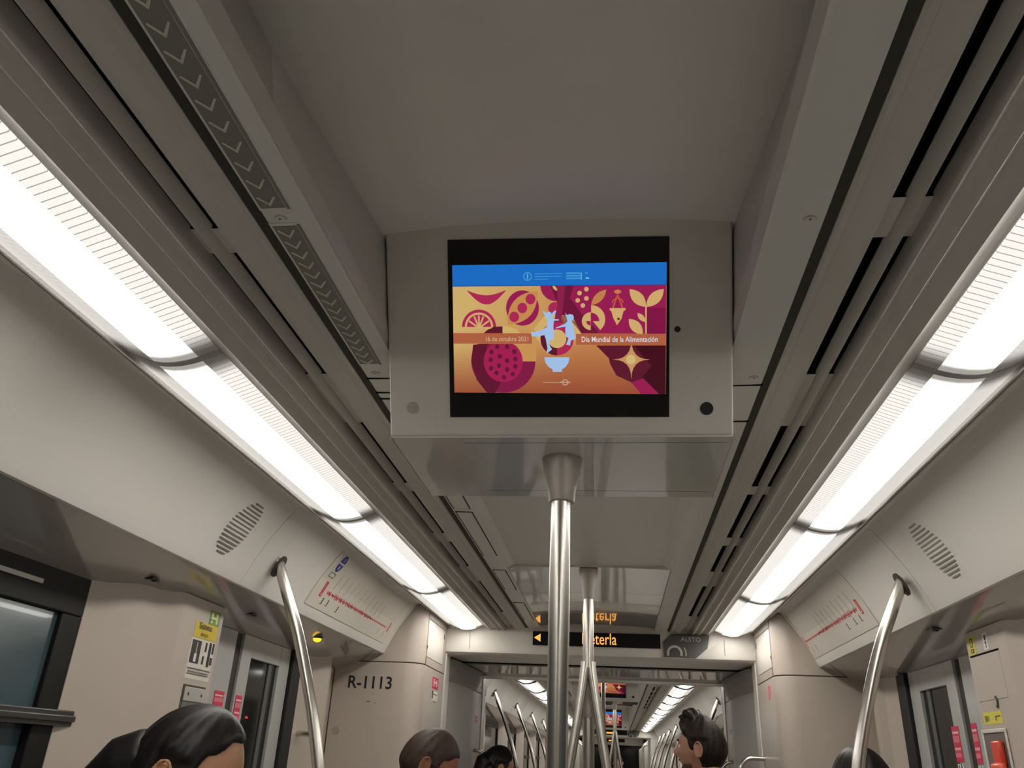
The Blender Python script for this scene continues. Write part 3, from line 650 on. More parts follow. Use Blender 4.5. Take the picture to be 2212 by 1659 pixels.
        for cx, cy in ((524, 880), (620, 880), (468, 930), (690, 926), (548, 973), (460, 1006), (698, 998), (618, 1012), (538, 1060), (462, 1086), (698, 1068), (618, 1098), (514, 1130), (672, 1142), (586, 1172)): circ(X(cx), Y(cy), 22, (112, 22, 58), 5, ry=24, n=12)
        # grapes, pear-like leaf fruit, fish, plant
        for cx, cy in ((1380, 340), (1316, 376), (1380, 426), (1298, 444), (1346, 492)): circ(X(cx), Y(cy), 22, TAN, 4, n=14)
        leaf(X(1424), Y(490), X(1566), Y(346), 38, OR, 4); circ(X(1424), Y(622), 132, TAN, 3, a0=-90, a1=50); circ(X(1420), Y(640), 84, TAN, 4, a0=90, a1=360)
        circ(X(1420), Y(640), 80, MG, 5, a0=-90, a1=0); circ(X(1418), Y(640), 40, MG, 6, a0=90, a1=180)
        leaf(X(1672), Y(345), X(1672), Y(388), 34, OR, 4); ringp(X(1672), Y(480), 48, 58, 190, 350, (216, 96, 60), 3)
        poly(q([(1672, 385), (1680, 400), (1726, 520), (1712, 524), (1672, 410), (1634, 524), (1618, 520), (1664, 400)]), (216, 96, 60), 4)
        poly(q([(1596, 520), (1748, 520), (1742, 540), (1728, 545), (1706, 620), (1666, 680), (1630, 610), (1612, 545), (1600, 540)]), TAN, 5); circ(X(1680), Y(620), 12, DK, 6, n=10)
        leaf(X(1936), Y(510), X(1782), Y(344), 52, TAN, 4); leaf(X(1936), Y(510), X(2098), Y(346), 52, TAN, 4); poly(q([(1928, 505), (1942, 505), (1942, 760), (1928, 760)]), TAN, 4)
        leaf(X(1930), Y(650), X(1856), Y(566), 24, TAN, 4); leaf(X(1905), Y(765), X(1776), Y(620), 48, TAN, 4)
        # star flower
        poly(q([(1470, 868), (2120, 868), (2120, 1330), (2060, 1330), (1900, 1180), (1800, 1215), (1660, 1150), (1600, 1040), (1590, 990)]), DK, 2)
        poly(q([(1820, 868), (2120, 868), (2120, 1330), (2060, 1330), (1900, 1170), (1990, 1060)]), DK2, 3)
        st = []
        for i in range(4):
            a0 = math.radians(90*i-90)
            for j in range(6):
                t = j/6; e0 = (math.cos(a0), math.sin(a0)); e1 = (math.cos(a0+math.pi/2), math.sin(a0+math.pi/2))
                wx = ((1-t)**2)*e0[0]+t*t*e1[0]; wy = ((1-t)**2)*e0[1]+t*t*e1[1]; st.append((X(1800)+wx*172, Y(1000)+wy*185))
        poly(st, (214, 160, 100), 5); circ(X(1795), Y(1000), 44, (228, 200, 130), 6, n=16)
        poly(q([(1800, 1215), (1910, 1175), (2060, 1330), (1890, 1330)]), MG, 4)
    # centre plate ring
    poly(q([(850, 745), (990, 580), (1240, 580), (1330, 755), (1200, 870), (960, 860)]), YL, 2)
    ringp(X(1100), Y(805), 88, 158, 0, 360, MG2, 7, n=30); ringp(X(1100), Y(805), 88, 158, 90, 200, DK, 8); circ(X(1100), Y(805), 88, YL, 7)
    # band with the words
    poly(q([(98, 748), (860, 752), (860, 852), (98, 850)]), (190, 104, 70), 6); poly(q([(1280, 758), (2120, 762), (2120, 868), (1280, 860)]), (190, 104, 70), 6)
    # leaping children and bowl
    LB = (176, 208, 250)
    poly(q([(965, 536), (985, 550), (1000, 560), (1020, 548), (1046, 556), (1052, 580), (1046, 600), (1066, 616), (1120, 622), (1118, 632), (1070, 634), (1066, 700), (1072, 760), (1068, 812), (1034, 812), (1026, 860), (1052, 906), (1004, 942), (1000, 930), (1008, 900), (994, 812), (980, 770), (900, 782), (858, 780), (850, 736), (868, 742), (966, 720), (1004, 690), (1012, 630), (994, 606), (980, 575)]), LB, 9)
    leaf(X(1050), Y(596), X(1092), Y(536), 14, LB, 9)
    poly(q([(1180, 558), (1198, 582), (1220, 572), (1250, 578), (1262, 600), (1254, 628), (1240, 640), (1256, 700), (1262, 750), (1280, 800), (1232, 824), (1222, 872), (1204, 860), (1186, 862), (1210, 800), (1180, 780), (1180, 690), (1090, 706), (1084, 702), (1178, 662), (1200, 640), (1194, 610)]), LB, 9)
    poly(q([(978, 980), (1218, 980), (1208, 1030), (1180, 1072), (1146, 1094), (1146, 1118), (1056, 1118), (1056, 1094), (1018, 1072), (988, 1030)]), LB, 9)
    # small marks
    ringp(X(1175), Y(1218), 22, 30, 0, 360, (214, 186, 170), 7, n=18); poly(q([(965, 1216), (1115, 1217), (1115, 1221), (965, 1220)]), (214, 186, 170), 7); poly(q([(1120, 1212), (1228, 1213), (1228, 1222), (1120, 1222)]), (206, 176, 160), 7)
    CY = (96, 190, 232)
    ringp(X(824), Y(214), 34, 40, 0, 360, CY, 8, n=22); poly(q([(818, 190), (830, 190), (830, 240), (818, 240)]), CY, 8)
    for i, w in enumerate((264, 250, 130)): poly(q([(892, 186+i*26), (892+w, 186+i*26), (892+w, 195+i*26), (892, 195+i*26)]), (60, 155, 225), 8)
    for i in range(3): poly(q([(1190, 182+i*24), (1325, 182+i*24), (1325, 196+i*24), (1190, 196+i*24)]), (70, 165, 228), 8)
    poly(q([(1328, 182), (1338, 182), (1338, 250), (1328, 250)]), CY, 8); poly(q([(1368, 186), (1392, 186), (1392, 192), (1368, 192)]), CY, 8); poly(q([(1374, 230), (1406, 230), (1406, 242), (1374, 242)]), (150, 215, 240), 8)
def screen_unit(yb, label, x0=0, full=True):
    """yb: depth of the bottom front edge"""
    t = thing('information_screen', (x0, yb+.15, 1.962), label, 'information screen')
    ft = lambda z: yb-.54*(z-1.962)
    W = .297
    b = MB(); zt = 2.30
    a = [(-W, ft(1.9615), 1.9615), (-W, ft(zt), zt), (-W, yb+.335, zt), (-W, yb+.335, 2.02), (-W, yb+.335, 1.965)]
    b.prism([(x0+p[0], p[1], p[2]) for p in a], [(x0-p[0], p[1], p[2]) for p in a])
    hs = obj('housing', b, ['panel'], t, bevel=.004)
    b = MB(); b.box(x0-W+.002, x0+W-.002, yb+.004, yb+.345, 1.9585, 1.9618); ub = obj('underside_plate', b, 'gloss', t)
    for sx in (-1, 1):  # bright strips added as the highlight along the housing's lower side edges
        b = MB(); b.box(*sorted((x0+sx*(W-.0008), x0+sx*(W+.0018))), yb+.006, yb+.343, 1.9575, 1.9625); obj('edge_highlight', b, 'edgesteel', t)
    b = MB(); b.box(x0-.17, x0+W-.004, yb+.030, yb+.0315, 1.9583, 1.9590); obj('seam', b, 'seam', ub)
    b = MB(); b.box(x0-.17, x0+W-.01, yb+.305, yb+.3062, 1.9583, 1.9590); obj('seam', b, 'seam', ub)
    up = Vector((0, -.54, 1)).normalized(); n = Vector((0, -1, -.54)).normalized(); c0 = Vector((x0, ft(1.9615), 1.9615))
    S = math.hypot(.54, 1)
    def F(x, z, o=0): return Vector((x0+x, ft(z), z))+n*o
    b = MB(); q = [(-.188, 1.990), (.1905, 1.988), (.1935, 2.256), (-.186, 2.262)]
    b.prism([F(x, z, .0015) for x, z in q], [F(x, z, -.002) for x, z in q]); sc = obj('screen_glass', b, 'screen', t)
    # picture
    b = MB()
    c = [(-.1785, 2.223), (.1885, 2.218), (.1855, 2.022), (-.1795, 2.028)]
    def P(x, y, l):
        u = min(max(x/2025, 0), 1); v = min(max(y/1225, 0), 1)
        a = lerp(c[0], c[1], u); d = lerp(c[3], c[2], u); r = lerp(a, d, v); return F(r[0], r[1], .0018+l*.00008)
    art(b, P, full)
    if full:
        u = (P(1000, 600, 0)-P(0, 600, 0)).normalized(); v = (P(600, 0, 0)-P(600, 600, 0)).normalized(); w = .367/2025
        b.col = lin(236, 232, 240); text(b, 'Día Mundial de la Alimentación', 72*w*1.0, P(1232, 737, 10), u, v, bold=.00012, sx=.785, depth=.0001)
        b.col = lin(226, 196, 160); text(b, '16 de octubre 2021', 62*w, P(308, 728, 10), u, v, sx=.86, depth=.0001)
    obj('picture', b, 'pixels', sc, smooth=False)
    for nm, x, z, r, m in (('round_cap', -.2555, 2.005, .0105, 'collar'), ('black_button', .2530, 2.000, .0110, 'ink'), ('sensor_hole', .2055, 2.1185, .0052, 'ink')):
        b = MB(); k = 24; a = [F(x, z, .0012)+Vector((1, 0, 0))*r*math.cos(2*math.pi*i/k)+up*r*math.sin(2*math.pi*i/k) for i in range(k)]
        b.prism(a, [p-n*.003 for p in a]); obj(nm, b, m, hs)
    return t
screen_unit(1.283, 'ceiling information screen showing a magenta and orange slide, nearest the camera')

# ------------------------------------------------------------------ poles and grab rails
def collar(b, x, y, z0, z1, r0, r1):
    h = z0-z1; b.lathe((x, y, z1), [(r1*.96, 0), (r1, .003), (r1*1.08, h*.25), (r1+(r0-r1)*.72, h*.68), (r0*.97, h*.9), (r0, h)], 36)
t = thing('grab_pole', (0, 1.40, 0), 'thick steel pole hanging from the screen box in the centre', 'pole', None)
b = MB(); b.lathe((0, 1.40, 0), [(.0178, 0), (.0178, 1.90)], 40); obj('pole', b, 'steel', t)
b = MB(); collar(b, .0015, 1.40, 1.9585, 1.876, .0375, .0235); obj('collar', b, 'collar', t)
b = MB(); b.lathe((0, 1.40, 0), [(.045, 0), (.045, .01), (.02, .03)], 30); obj('floor_flange', b, 'collar', t)
def branch_pole(x, y, label, zt=2.103):
    t = thing('branched_grab_pole', (x, y, 0), label, 'pole')
    b = MB(); b.lathe((x, y, 1.755), [(.0195, 0), (.0195, zt-1.755-.03)], 32); obj('pole', b, 'steel', t)
    b = MB(); collar(b, x, y, zt-.001, 1.994, .036, .021); obj('collar', b, 'collar', t)
    for dx, dy in ((-1, -.25), (1, -.25)):
        b = MB(); pth = []
        for i in range(15):
            z = 1.775-.33*i/14; u = i/14; w = .009+.052*(u**1.15); pth.append((x+dx*w, y+dy*w, z))
        for z, w in ((1.38, .073), (1.25, .085), (1.05, .092), (.8, .090), (.55, .07), (.42, .03)): pth.append((x+dx*w, y+dy*w, z))
        b.tube(pth, .0165, 20); obj('side_bar', b, 'steel', t)
    b = MB(); b.lathe((x, y+.03, 0), [(.0205, 0), (.0205, 1.60)], 28); obj('centre_post', b, 'steel', t)
    b = MB(); b.lathe((x, y+.03, 1.594), [(.024, 0), (.026, .004), (.024, .03), (.018, .072), (.006, .14)], 28); obj('bell', b, 'collar', t)
    return t
branch_pole(0, 3.0, 'steel pole under the low ceiling that splits into side bars, before the LED sign')
RL = [(.962, 1.984), (.958, 1.976), (.912, 1.876), (.866, 1.778), (.826, 1.674), (.786, 1.56), (.761, 1.475), (.739, 1.39), (.725, 1.30), (.718, 1.18), (.72, 1.05), (.74, .92), (.78, .80), (.84, .66), (.90, .50)]
RR = [(.950, 1.984), (.944, 1.972), (.905, 1.892), (.867, 1.812), (.831, 1.722), (.793, 1.61), (.771, 1.538), (.753, 1.469), (.735, 1.36), (.724, 1.22), (.722, 1.05), (.74, .92), (.78, .80), (.84, .66), (.90, .50)]
def rail(s, y, label, group=None, R=None, r=.0172):
    R = R or (RL if s < 0 else RR)
    t = thing('grab_rail', (s*.95, y, .5), label, 'grab rail', group)
    # smooth the path
    P_ = [Vector((s*x, y, z)) for x, z in R]; Q = []
    for i in range(len(P_)-1):
        p0, p1, p2, p3 = P_[max(i-1, 0)], P_[i], P_[i+1], P_[min(i+2, len(P_)-1)]
        for k in range(4):
            u = k/4; Q.append(.5*((2*p1)+(p2-p0)*u+(2*p0-5*p1+4*p2-p3)*u*u+(3*p1-p0-3*p2+p3)*u**3))
    Q.append(P_[-1]); Q[-1] = P_[-1]
    b = MB(); b.tube(Q, r, 20); obj('rail', b, 'steel', t)
    b = MB(); c = Vector((s*(R[0][0]-.006), y, R[0][1]-.014)); k = 24; nn = Vector((-s*.87, 0, -.49)); w = Vector((s*.49, 0, -.87))
    a = [c+Vector((0, 1, 0))*.026*math.cos(2*math.pi*i/k)+w*.036*math.sin(2*math.pi*i/k) for i in range(k)]
    b.prism([p+nn*.0015 for p in a], [p-nn*.004 for p in a]); obj('socket_opening', b, mat('socket_brown', (.045, .035, .028, 1), .6, var=0) if 'socket_brown' not in bpy.data.materials else bpy.data.materials['socket_brown'], t)
    b = MB(); b.lathe((s*.90, y, .44), [(.03, 0), (.03, .012), (.018, .07)], 20); obj('foot', b, 'collar', t)
    b = MB(); b.box(*sorted((s*.84, s*1.2)), y-.22, y+.22, .40, .445); obj('seat_edge', b, 'seat', t, bevel=.015)
    b = MB(); b.box(*sorted((s*.90, s*1.2)), y-.2, y+.2, 0, .40); obj('seat_base', b, 'seat', t, bevel=.01)
    return t
rail(-1, 2.42, 'curved steel grab rail on the left, below the speaker grille'); rail(1, 2.52, 'curved steel grab rail on the right, below the speaker grille')
def hoop(x0, x1, y, z, zb, label, r=.011, group=None):
    b = MB(); R = .06; sg = 1 if x1 > x0 else -1; pth = [(x0, y, z)]
    pth += [(x1-sg*R+sg*R*math.sin(a), y, z-R+R*math.cos(a)) for a in [math.pi/2*i/8 for i in range(9)]]
    pth += [(x1, y, (z+zb)/2)]+[(x1-sg*R+sg*R*math.cos(a), y, zb+R-R*math.sin(a)) for a in [math.pi/2*i/8 for i in range(9)]]+[(x0, y, zb)]
    b.tube(pth, r, 14); tag(obj('door_handle_hoop', b, 'steel'), label, 'handle', group)
hoop(-.826, -.740, 5.60, 1.492, 1.05, 'steel hoop handle at the left jamb beyond the gangway')
hoop(.826, .745, 5.60, 1.492, 1.05, 'steel hoop handle at the right jamb beyond the gangway')
hoop(.8195, .70, 4.44, 1.505, 1.05, 'steel hoop handle on the right edge of the near gangway')
hoop(-1.222, -1.108, 3.47, 1.51, 1.05, 'steel hoop handle behind the left grab rail')

# ------------------------------------------------------------------ cove fittings: speakers, route maps, lamps, latches
def speaker(s, yc, tc_, label):
    b = MB(); n = 15
    for i in range(n):
        t = .215+.60*i/(n-1); u = (i-(n-1)/2)/((n-1)/2)
        h = .062*math.sqrt(max(0, 1-u*u*.86)); y0 = yc+(-.012*u*s*0)
        y0 = yc-.008*u
        for a, c in ((y0-h, y0+h),):
            q = [cove(s, a, t, .0012), cove(s, c, t, .0012), cove(s, c, t+.0135, .0012), cove(s, a, t+.0135, .0012)]
            b.prism(q, [cove(s, a, t, -.001), cove(s, c, t, -.001), cove(s, c, t+.0135, -.001), cove(s, a, t+.0135, -.001)])
    o = obj('speaker_grille', b, mat('grille_slot', (.16, .145, .13, 1) if s < 0 else (.24, .24, .205, 1), .7, var=0), smooth=False); tag(o, label, 'speaker grille')
speaker(-1, 2.09, .5, 'leaf-shaped slotted speaker grille on the left cove panel'); speaker(1, 2.235, .5, 'leaf-shaped slotted speaker grille on the right cove panel')
def route_map(s, label):
    t = thing('route_map', tuple(cove(s, 3.35, .9)), label, 'poster')
    y0, y1 = (2.77, 3.83) if s < 0 else (2.945, 3.925)
    b = MB()
    def quad(b, ya, yb, ta, tb, o, skew=0):
        ts = [ta] + ([L1/(L1+L2)] if ta < L1/(L1+L2) < tb else []) + [tb]
        for u, v in zip(ts, ts[1:]):
            q = [(ya, u), (yb, u), (yb, v), (ya, v)]
            b.prism([cove(s, y, w, o) for y, w in q], [cove(s, y, w, o-.0012) for y, w in q])
    b.col = lin(208, 200, 188) if s < 0 else lin(206, 199, 190); quad(b, y0, y1, .07, .885, .0009); sh = obj('sheet', b, 'print', t, smooth=False)
    def stroke(b, ya, ta, yb, tb, w, o=.0018):
        """thin printed line from (ya,ta) to (yb,tb), w in metres"""
        a = cove(s, ya, ta, o); c = cove(s, yb, tb, o); d = (c-a).normalized(); nn = Vector((-s*.85, 0, -.52)).normalized(); p = d.cross(nn).normalized()*w/2
        b.prism([a-p, c-p, c+p, a+p], [q-nn*.0004 for q in (a-p, c-p, c+p, a+p)])
    RED = lin(196, 40, 48); LR = lin(206, 96, 92); GR = lin(150, 142, 132); BK = lin(60, 56, 52)
    b = MB(); rnd = random.Random(3)
    ya, yb, tl = ((2.90, 3.735, .628) if s < 0 else (3.055, 3.905, .588))
    b.col = RED; stroke(b, ya, tl, ya+(yb-ya)*.72, tl, .0026); b.col = LR; stroke(b, ya+(yb-ya)*.66, tl, yb, tl, .006)
    b.col = RED; k = 34
    for i in range(k):
        y = ya+(yb-ya)*.70*i/k; L = .048*rnd.uniform(.4, 1.2)*(1-.45*i/k); stroke(b, y-.004, tl-L*.8, y+.016*rnd.uniform(-.3, 1), tl+L*.8, .0045, .0022)
    hy, h0, h1 = ((2.852, .50, .72) if s < 0 else (3.016, .475, .68))
    b.col = RED; stroke(b, hy, h0, hy, h1, .022, .0018); b.col = lin(226, 150, 140)
    for j in range(5): stroke(b, hy-.006, h0+.03+(h1-h0)*.14*j, hy+.006, h0+.05+(h1-h0)*.14*j, .003, .0024)
    b.col = lin(235, 225, 215); stroke(b, hy, h1-.04, hy, h1-.02, .008, .0024)
    ey = 3.778 if s < 0 else 3.965
    if s < 0: b.col = RED; stroke(b, ey, .52, ey, .69, .011)
    else: b.col = LR; stroke(b, 3.915, .49, 3.915, .70, .009)
    b.col = BK
    for y, t_ in (((2.90, .74), (2.955, .735), (3.075, .745)) if s < 0 else ((3.068, .69), (3.14, .69), (3.247, .70))):
        stroke(b, y, t_-.03, y, t_+.045, .0058 if s > 0 else .0075); b.col = BK; stroke(b, y-.014, t_+.058, y+.010, t_+.058, .0022)
    for y in ((3.66, 3.74) if s < 0 else (3.80, 3.86)): b.col = GR; stroke(b, y, .70, y, .80, .0028)
    for i in range(11 if s < 0 else 9):
        y = (2.93 if s < 0 else 3.06)+i*.062; b.col = GR
        if s < 0 and 3 <= i <= 6:
            for j in range(5): stroke(b, y, .30+.05*j, y, .325+.05*j, .0022)
        else: stroke(b, y, .33-(.03 if i % 2 else 0), y, .56, .0016)
    if s > 0: b.col = BK; stroke(b, 3.905, .09, 3.905, .22, .006); b.col = GR; stroke(b, 3.905, .22, 3.905, .38, .004)
    else:
        b.col = lin(96, 92, 86)
        for q in ((2.815, .37, 2.815, .435), (2.865, .37, 2.865, .435), (2.815, .37, 2.865, .37), (2.815, .435, 2.865, .435)): stroke(b, *q, .0028)
    obj('line_diagram', b, 'print', sh, smooth=False)
    if s < 0:
        b = MB(); b.col = lin(22, 48, 148)
        def lens(t0, t1, ymid, hw, up):
            pts = []; n = 10
            for i in range(n+1):
                u = i/n; w = hw*math.sqrt(max(0, 1-((u if up else 1-u))**2)); pts.append((ymid-w, t0+(t1-t0)*u))
            for i in range(n, -1, -1):
                u = i/n; w = hw*math.sqrt(max(0, 1-((u if up else 1-u))**2)); pts.append((ymid+w, t0+(t1-t0)*u))
            b.prism([cove(s, y, w, .0020) for y, w in pts], [cove(s, y, w, .0014) for y, w in pts])
        lens(.195, .08, 2.842, .024, True); lens(.225, .345, 2.842, .024, True)
        b.col = lin(220, 220, 228); stroke(b, 2.842, .12, 2.842, .17, .004, .0025); stroke(b, 2.842, .245, 2.842, .30, .007, .0025)
        obj('blue_badge', b, 'print', sh, smooth=False)
route_map(-1, 'route map poster with a blue badge and red line on the left cove'); route_map(1, 'route map poster with a red line on the right cove')
def sofz(x): return SOF_IN[1]+(SOF_OUT[1]-SOF_IN[1])*(abs(x)-SOF_IN[0])/(SOF_OUT[0]-SOF_IN[0])
t = thing('warning_lamp', (-1.09, 3.21, 1.86), 'small glowing amber lamp under the left soffit', 'lamp')
b = MB(); z = sofz(1.09); b.lathe((-1.09, 3.21, z-.006), [(.020, 0), (.024, .006)], 20); obj('base', b, 'graphite', t)
b = MB(); b.lathe((-1.09, 3.21, z-.020), [(.004, 0), (.012, .003), (.016, .008), (.017, .014)], 20); obj('lens', b, 'amber', t)
def latch(x, y, label):
    z = sofz(x); b = MB(); b.box(x-.012, x+.012, y-.020, y-.004, z-.006, z+.001); b.box(x-.004, x+.010, y+.002, y+.016, z-.008, z+.001); b.box(x-.016, x-.010, y-.02, y+.03, z-.004, z+.001)
    tag(obj('soffit_latch', b, 'graphite', smooth=False), label, 'latch')
latch(-1.13, 2.02, 'black latch under the left soffit above the bare beige pillar'); latch(-1.11, 2.62, 'small black latch under the left soffit over the doorway'); latch(1.07, 2.66, 'small metal latch under the right soffit near the warning sticker'); latch(1.08, 3.28, 'black latch under the right soffit behind the grab rail')

# ------------------------------------------------------------------ next car, seen through the gangway
C0, C1 = 6.0, 18.2
nextgaps = {s: [(C0, 8.0)]+[(8.0+.55*i+.42, 8.0+.55*i+.55) for i in range(6)]+[(11.3, C1)] for s in (-1, 1)}
build_shell(C0, C1, nextgaps, None, False)
for s in (-1, 1):
    build_cove(s, 6.09, C1, [7.0+i*.98 for i in range(12)], 1)
    nm = 'wall_'+SIDE[s]
    b = MB(); b.box(*sorted((s*1.22, s*1.28)), 6.1, C1, 0, .9); struct(nm, b, 'wall')
    ys = [6.1, 6.55, 7.9, 8.35, 9.7, 10.15, 11.5, 11.95, 13.3, 13.75, 15.1, 15.55, 16.9, 17.35, C1]
    for i in range(0, len(ys)-1, 2):
        pl = [(1.235, ys[i]), (1.20, ys[i]+.05), (1.15, ys[i]+.12), (1.14, (ys[i]+ys[i+1])/2), (1.15, ys[i+1]-.12), (1.20, ys[i+1]-.05), (1.235, ys[i+1])]
        b = MB(); b.slab_z(pl, 0, 1.84, s, off=(.06, 0)); struct(nm, b, 'wall')
        if i+2 < len(ys):
            a, c = ys[i+1], ys[i+2]
            b = MB(); b.box(*sorted((s*1.232, s*1.245)), a, c, .9, 1.82); struct('window_2', b, 'glass')
            b = MB(); b.box(*sorted((s*1.22, s*1.25)), a, c, 1.755, 1.82); b.box(*sorted((s*1.22, s*1.25)), a, a+.05, .9, 1.76); b.box(*sorted((s*1.22, s*1.25)), c-.05, c, .9, 1.76); b.box(*sorted((s*1.21, s*1.25)), a, c, 1.47, 1.51); struct('trim_15', b, 'wframe')
    for i in range(11):
        a = C0+.62+i*1.05
        lamp_proto(s, a, a+1.05, '%s lamp beyond the gangway in the %s row' % (ORD[i], SIDE[s]), 'ceiling lights of the far car', g=.035)
    for i in range(5):
        pass
    for i, y in enumerate((7.40, 9.10, 10.80, 12.5, 14.1, 15.6, 17.0)):
        rail(s, y, '%s curved grab rail beyond the gangway on the %s' % (ORD[i], SIDE[s]), 'grab rails of the far car', R=RL)
    vents(s, nextgaps[s], C0, C1, 'air slots of the far car', ' beyond the gangway')
b = MB(); b.box(-.31, .31, C0, C1, 2.285, 2.30); struct('ceiling', b, 'ceil')
for s in (-1, 1):
    b = MB(); b.box(*sorted((s*.300, s*.306)), C0, C1, 2.10, 2.29); struct('ceiling', b, 'ceil')
for a, c in ((8.25, 10.6), (14.8, C1)): struct('ceiling', low_ceiling(a, c), 'gloss')
screen_unit(7.72, 'information screen in the far car, seen through the gangway', full=False)
screen_unit(14.3, 'smallest information screen, deepest in the far car', full=False)
branch_pole(.085, 9.6, 'branched steel pole in the far car, right of the centre poles')
t = thing('grab_pole', (-.0, 6.75, 0), 'thin steel pole just beyond the gangway, left of the far screen', 'pole')
b = MB(); b.lathe((0, 6.75, 0), [(.017, 0), (.017, 2.25)], 20); obj('pole', b, 'steel', t)
b = MB(); collar(b, 0, 6.75, 2.285, 2.20, .034, .02); obj('collar', b, 'collar', t)
portal(C1, 1, False)
led_sign(C1-.006, '', 'small LED sign at the end of the far car', z0=2.0, z1=2.085, arrow=False)
plaque(C1-.006, 'small dark plaque at the end of the far car', full=False)
# glimpse of the third car
for s in (-1, 1):
    b = MB(); b.box(*sorted((s*.80, s*.86)), 18.3, 25.5, 0, 1.955); struct('wall_'+SIDE[s], b, 'bellows')
    lamp_proto(s, 19.6, 23.2, 'lamp on the %s at the very end of the view' % SIDE[s], 'ceiling lights of the last car')
    b = MB(); b.slab_y([(.80, 2.11), (.868, 2.12), MI_, B_], 19.2, 25.5, s); struct('trim_16', b, 'cove')
    for i in range(5): hoop(s*.79, s*.70, 19.6+i*.9, 1.85, .6, '%s thin vertical bar of the last car on the %s' % (ORD[i], SIDE[s]), r=.012, group='bars of the last car')
b = MB(); b.box(-.62, .62, 18.5, 25.5, 2.12, 2.15); struct('ceiling', b, 'ceil')
b = MB(); b.box(-.84, .84, 24.2, 24.3, 1.93, 2.13); struct('wall_front', b, 'panel')
led_sign(24.19, '', 'tiniest LED sign, at the far end of the last car', z0=2.0, z1=2.085, arrow=False)
b = MB(); b.box(-.9, .9, 24.5, 24.55, 0, 1.95); struct('wall_front', b, 'glass')

# ------------------------------------------------------------------ people
SK = lambda n, c, r=.5: mat(n, c, r, var=.08, scale=18, spec=.4, bump=.05, bscale=120)
def head_pt(d, off=0.0, jaw=1.0):
    dx, dy, dz = d
    x = .0755*dx; y = (.094 if dy > 0 else .102)*dy; z = (.118 if dz > 0 else .116)*dz
    if z < -.015:
        k = (-z-.015)/.10; x *= 1-.30*k*jaw; y *= (1-.04*k) if y > 0 else (1-.42*k)
    if dy > 0:
        G = lambda cx, cz, sx, sz: math.exp(-((x-cx)/sx)**2-((z-cz)/sz)**2)
        f = .024*G(0, -.022, .011, .016)+.012*G(0, -.004, .008, .02)+.004*G(0, .026, .035, .009)
        f += -.009*(G(.030, .006, .014, .010)+G(-.030, .006, .014, .010))+.005*(G(.042, -.02, .018, .014)+G(-.042, -.02, .018, .014))
        f += .0075*G(0, -.053, .020, .006)+.006*G(0, -.066, .016, .005)-.004*G(0, -.059, .02, .0025)-.005*G(0, -.079, .018, .006)+.010*G(0, -.099, .018, .012)
        y += f*min(1, dy*2)
    p = Vector((x, y, z)); return p+p.normalized()*off
def grid_head(b, off=0, T=None, nu=72, nv=56):
    T = T or (lambda p: p); rows = []
    for j in range(1, nv):
        th = math.pi*j/nv; rows.append([b.vert(T(head_pt((math.sin(th)*math.cos(2*math.pi*i/nu), math.sin(th)*math.sin(2*math.pi*i/nu), math.cos(th)), off))) for i in range(nu)])
    for r, q in zip(rows, rows[1:]):
        for i in range(nu): b.face((r[i], r[(i+1) % nu], q[(i+1) % nu], q[i]))
    t = b.vert(T(head_pt((0, 0, 1), off))); u = b.vert(T(head_pt((0, 0, -1), off)))
    for i in range(nu): b.face((rows[0][(i+1) % nu], rows[0][i], t)); b.face((rows[-1][i], rows[-1][(i+1) % nu], u))
def ear(b, sx, T):
    """flattened bowl with a raised helix"""
    c = Vector((sx*.0800, -.012, -.004)); n = 20
    loop = []
    for i in range(n+1):
        a = math.radians(-70+320*i/n); r = 1.0 if math.sin(a) > 0 else .78
        loop.append(T(c+Vector((sx*(.010+.004*math.sin(a)), .0165*math.cos(a)-.003, .0295*math.sin(a)*(1.0 if math.sin(a) > 0 else 1.05)))))
    b.tube(loop, [.0036]*(len(loop)-1)+[.0045], 8)
    loop = [T(c+Vector((sx*.0075, .0085*math.cos(math.radians(-60+270*i/12))-.002, .016*math.sin(math.radians(-60+270*i/12))-.003))) for i in range(13)]
    b.tube(loop, .0026, 8)
    cc = [T(c+Vector((sx*v, -.004, 0))) for v in (-.006, .0, .006)]
    rings = []
    for v, sc in ((-.006, .8), (.003, 1), (.0065, .92)):
        rings.append([b.vert(T(c+Vector((sx*v, .0155*sc*math.cos(2*math.pi*i/16)-.003, .0275*sc*math.sin(2*math.pi*i/16))))) for i in range(16)])
    for r, q in zip(rings, rings[1:]):
        for i in range(16): b.face((r[i], r[(i+1) % 16], q[(i+1) % 16], q[i]))
    b.face(rings[0][::-1]); b.face(rings[-1])
    b.tube([T(c+Vector((sx*.006, .004, -.024))), T(c+Vector((sx*.006, .003, -.031)))], [.006, .004], 8)
def limb(b, pts, rs, n=18): 
    # capsule-ended tapered tube
    P_ = [Vector(p) for p in pts]; d0 = (P_[0]-P_[1]).normalized(); d1 = (P_[-1]-P_[-2]).normalized()
    P_ = [P_[0]+d0*rs[0]*.8]+P_+[P_[-1]+d1*rs[-1]*.8]; rs = [rs[0]*.35]+list(rs)+[rs[-1]*.35]; b.tube(P_, rs, n)
def ellip(b, c, r, n=20, m=14):
    rows = [[b.vert((c[0]+r[0]*math.sin(math.pi*j/m)*math.cos(2*math.pi*i/n), c[1]+r[1]*math.sin(math.pi*j/m)*math.sin(2*math.pi*i/n), c[2]+r[2]*math.cos(math.pi*j/m))) for i in range(n)] for j in range(1, m)]
    for p, q in zip(rows, rows[1:]):
        for i in range(n): b.face((p[i], p[(i+1) % n], q[(i+1) % n], q[i]))
    b.face(rows[0][::-1]); b.face(rows[-1])
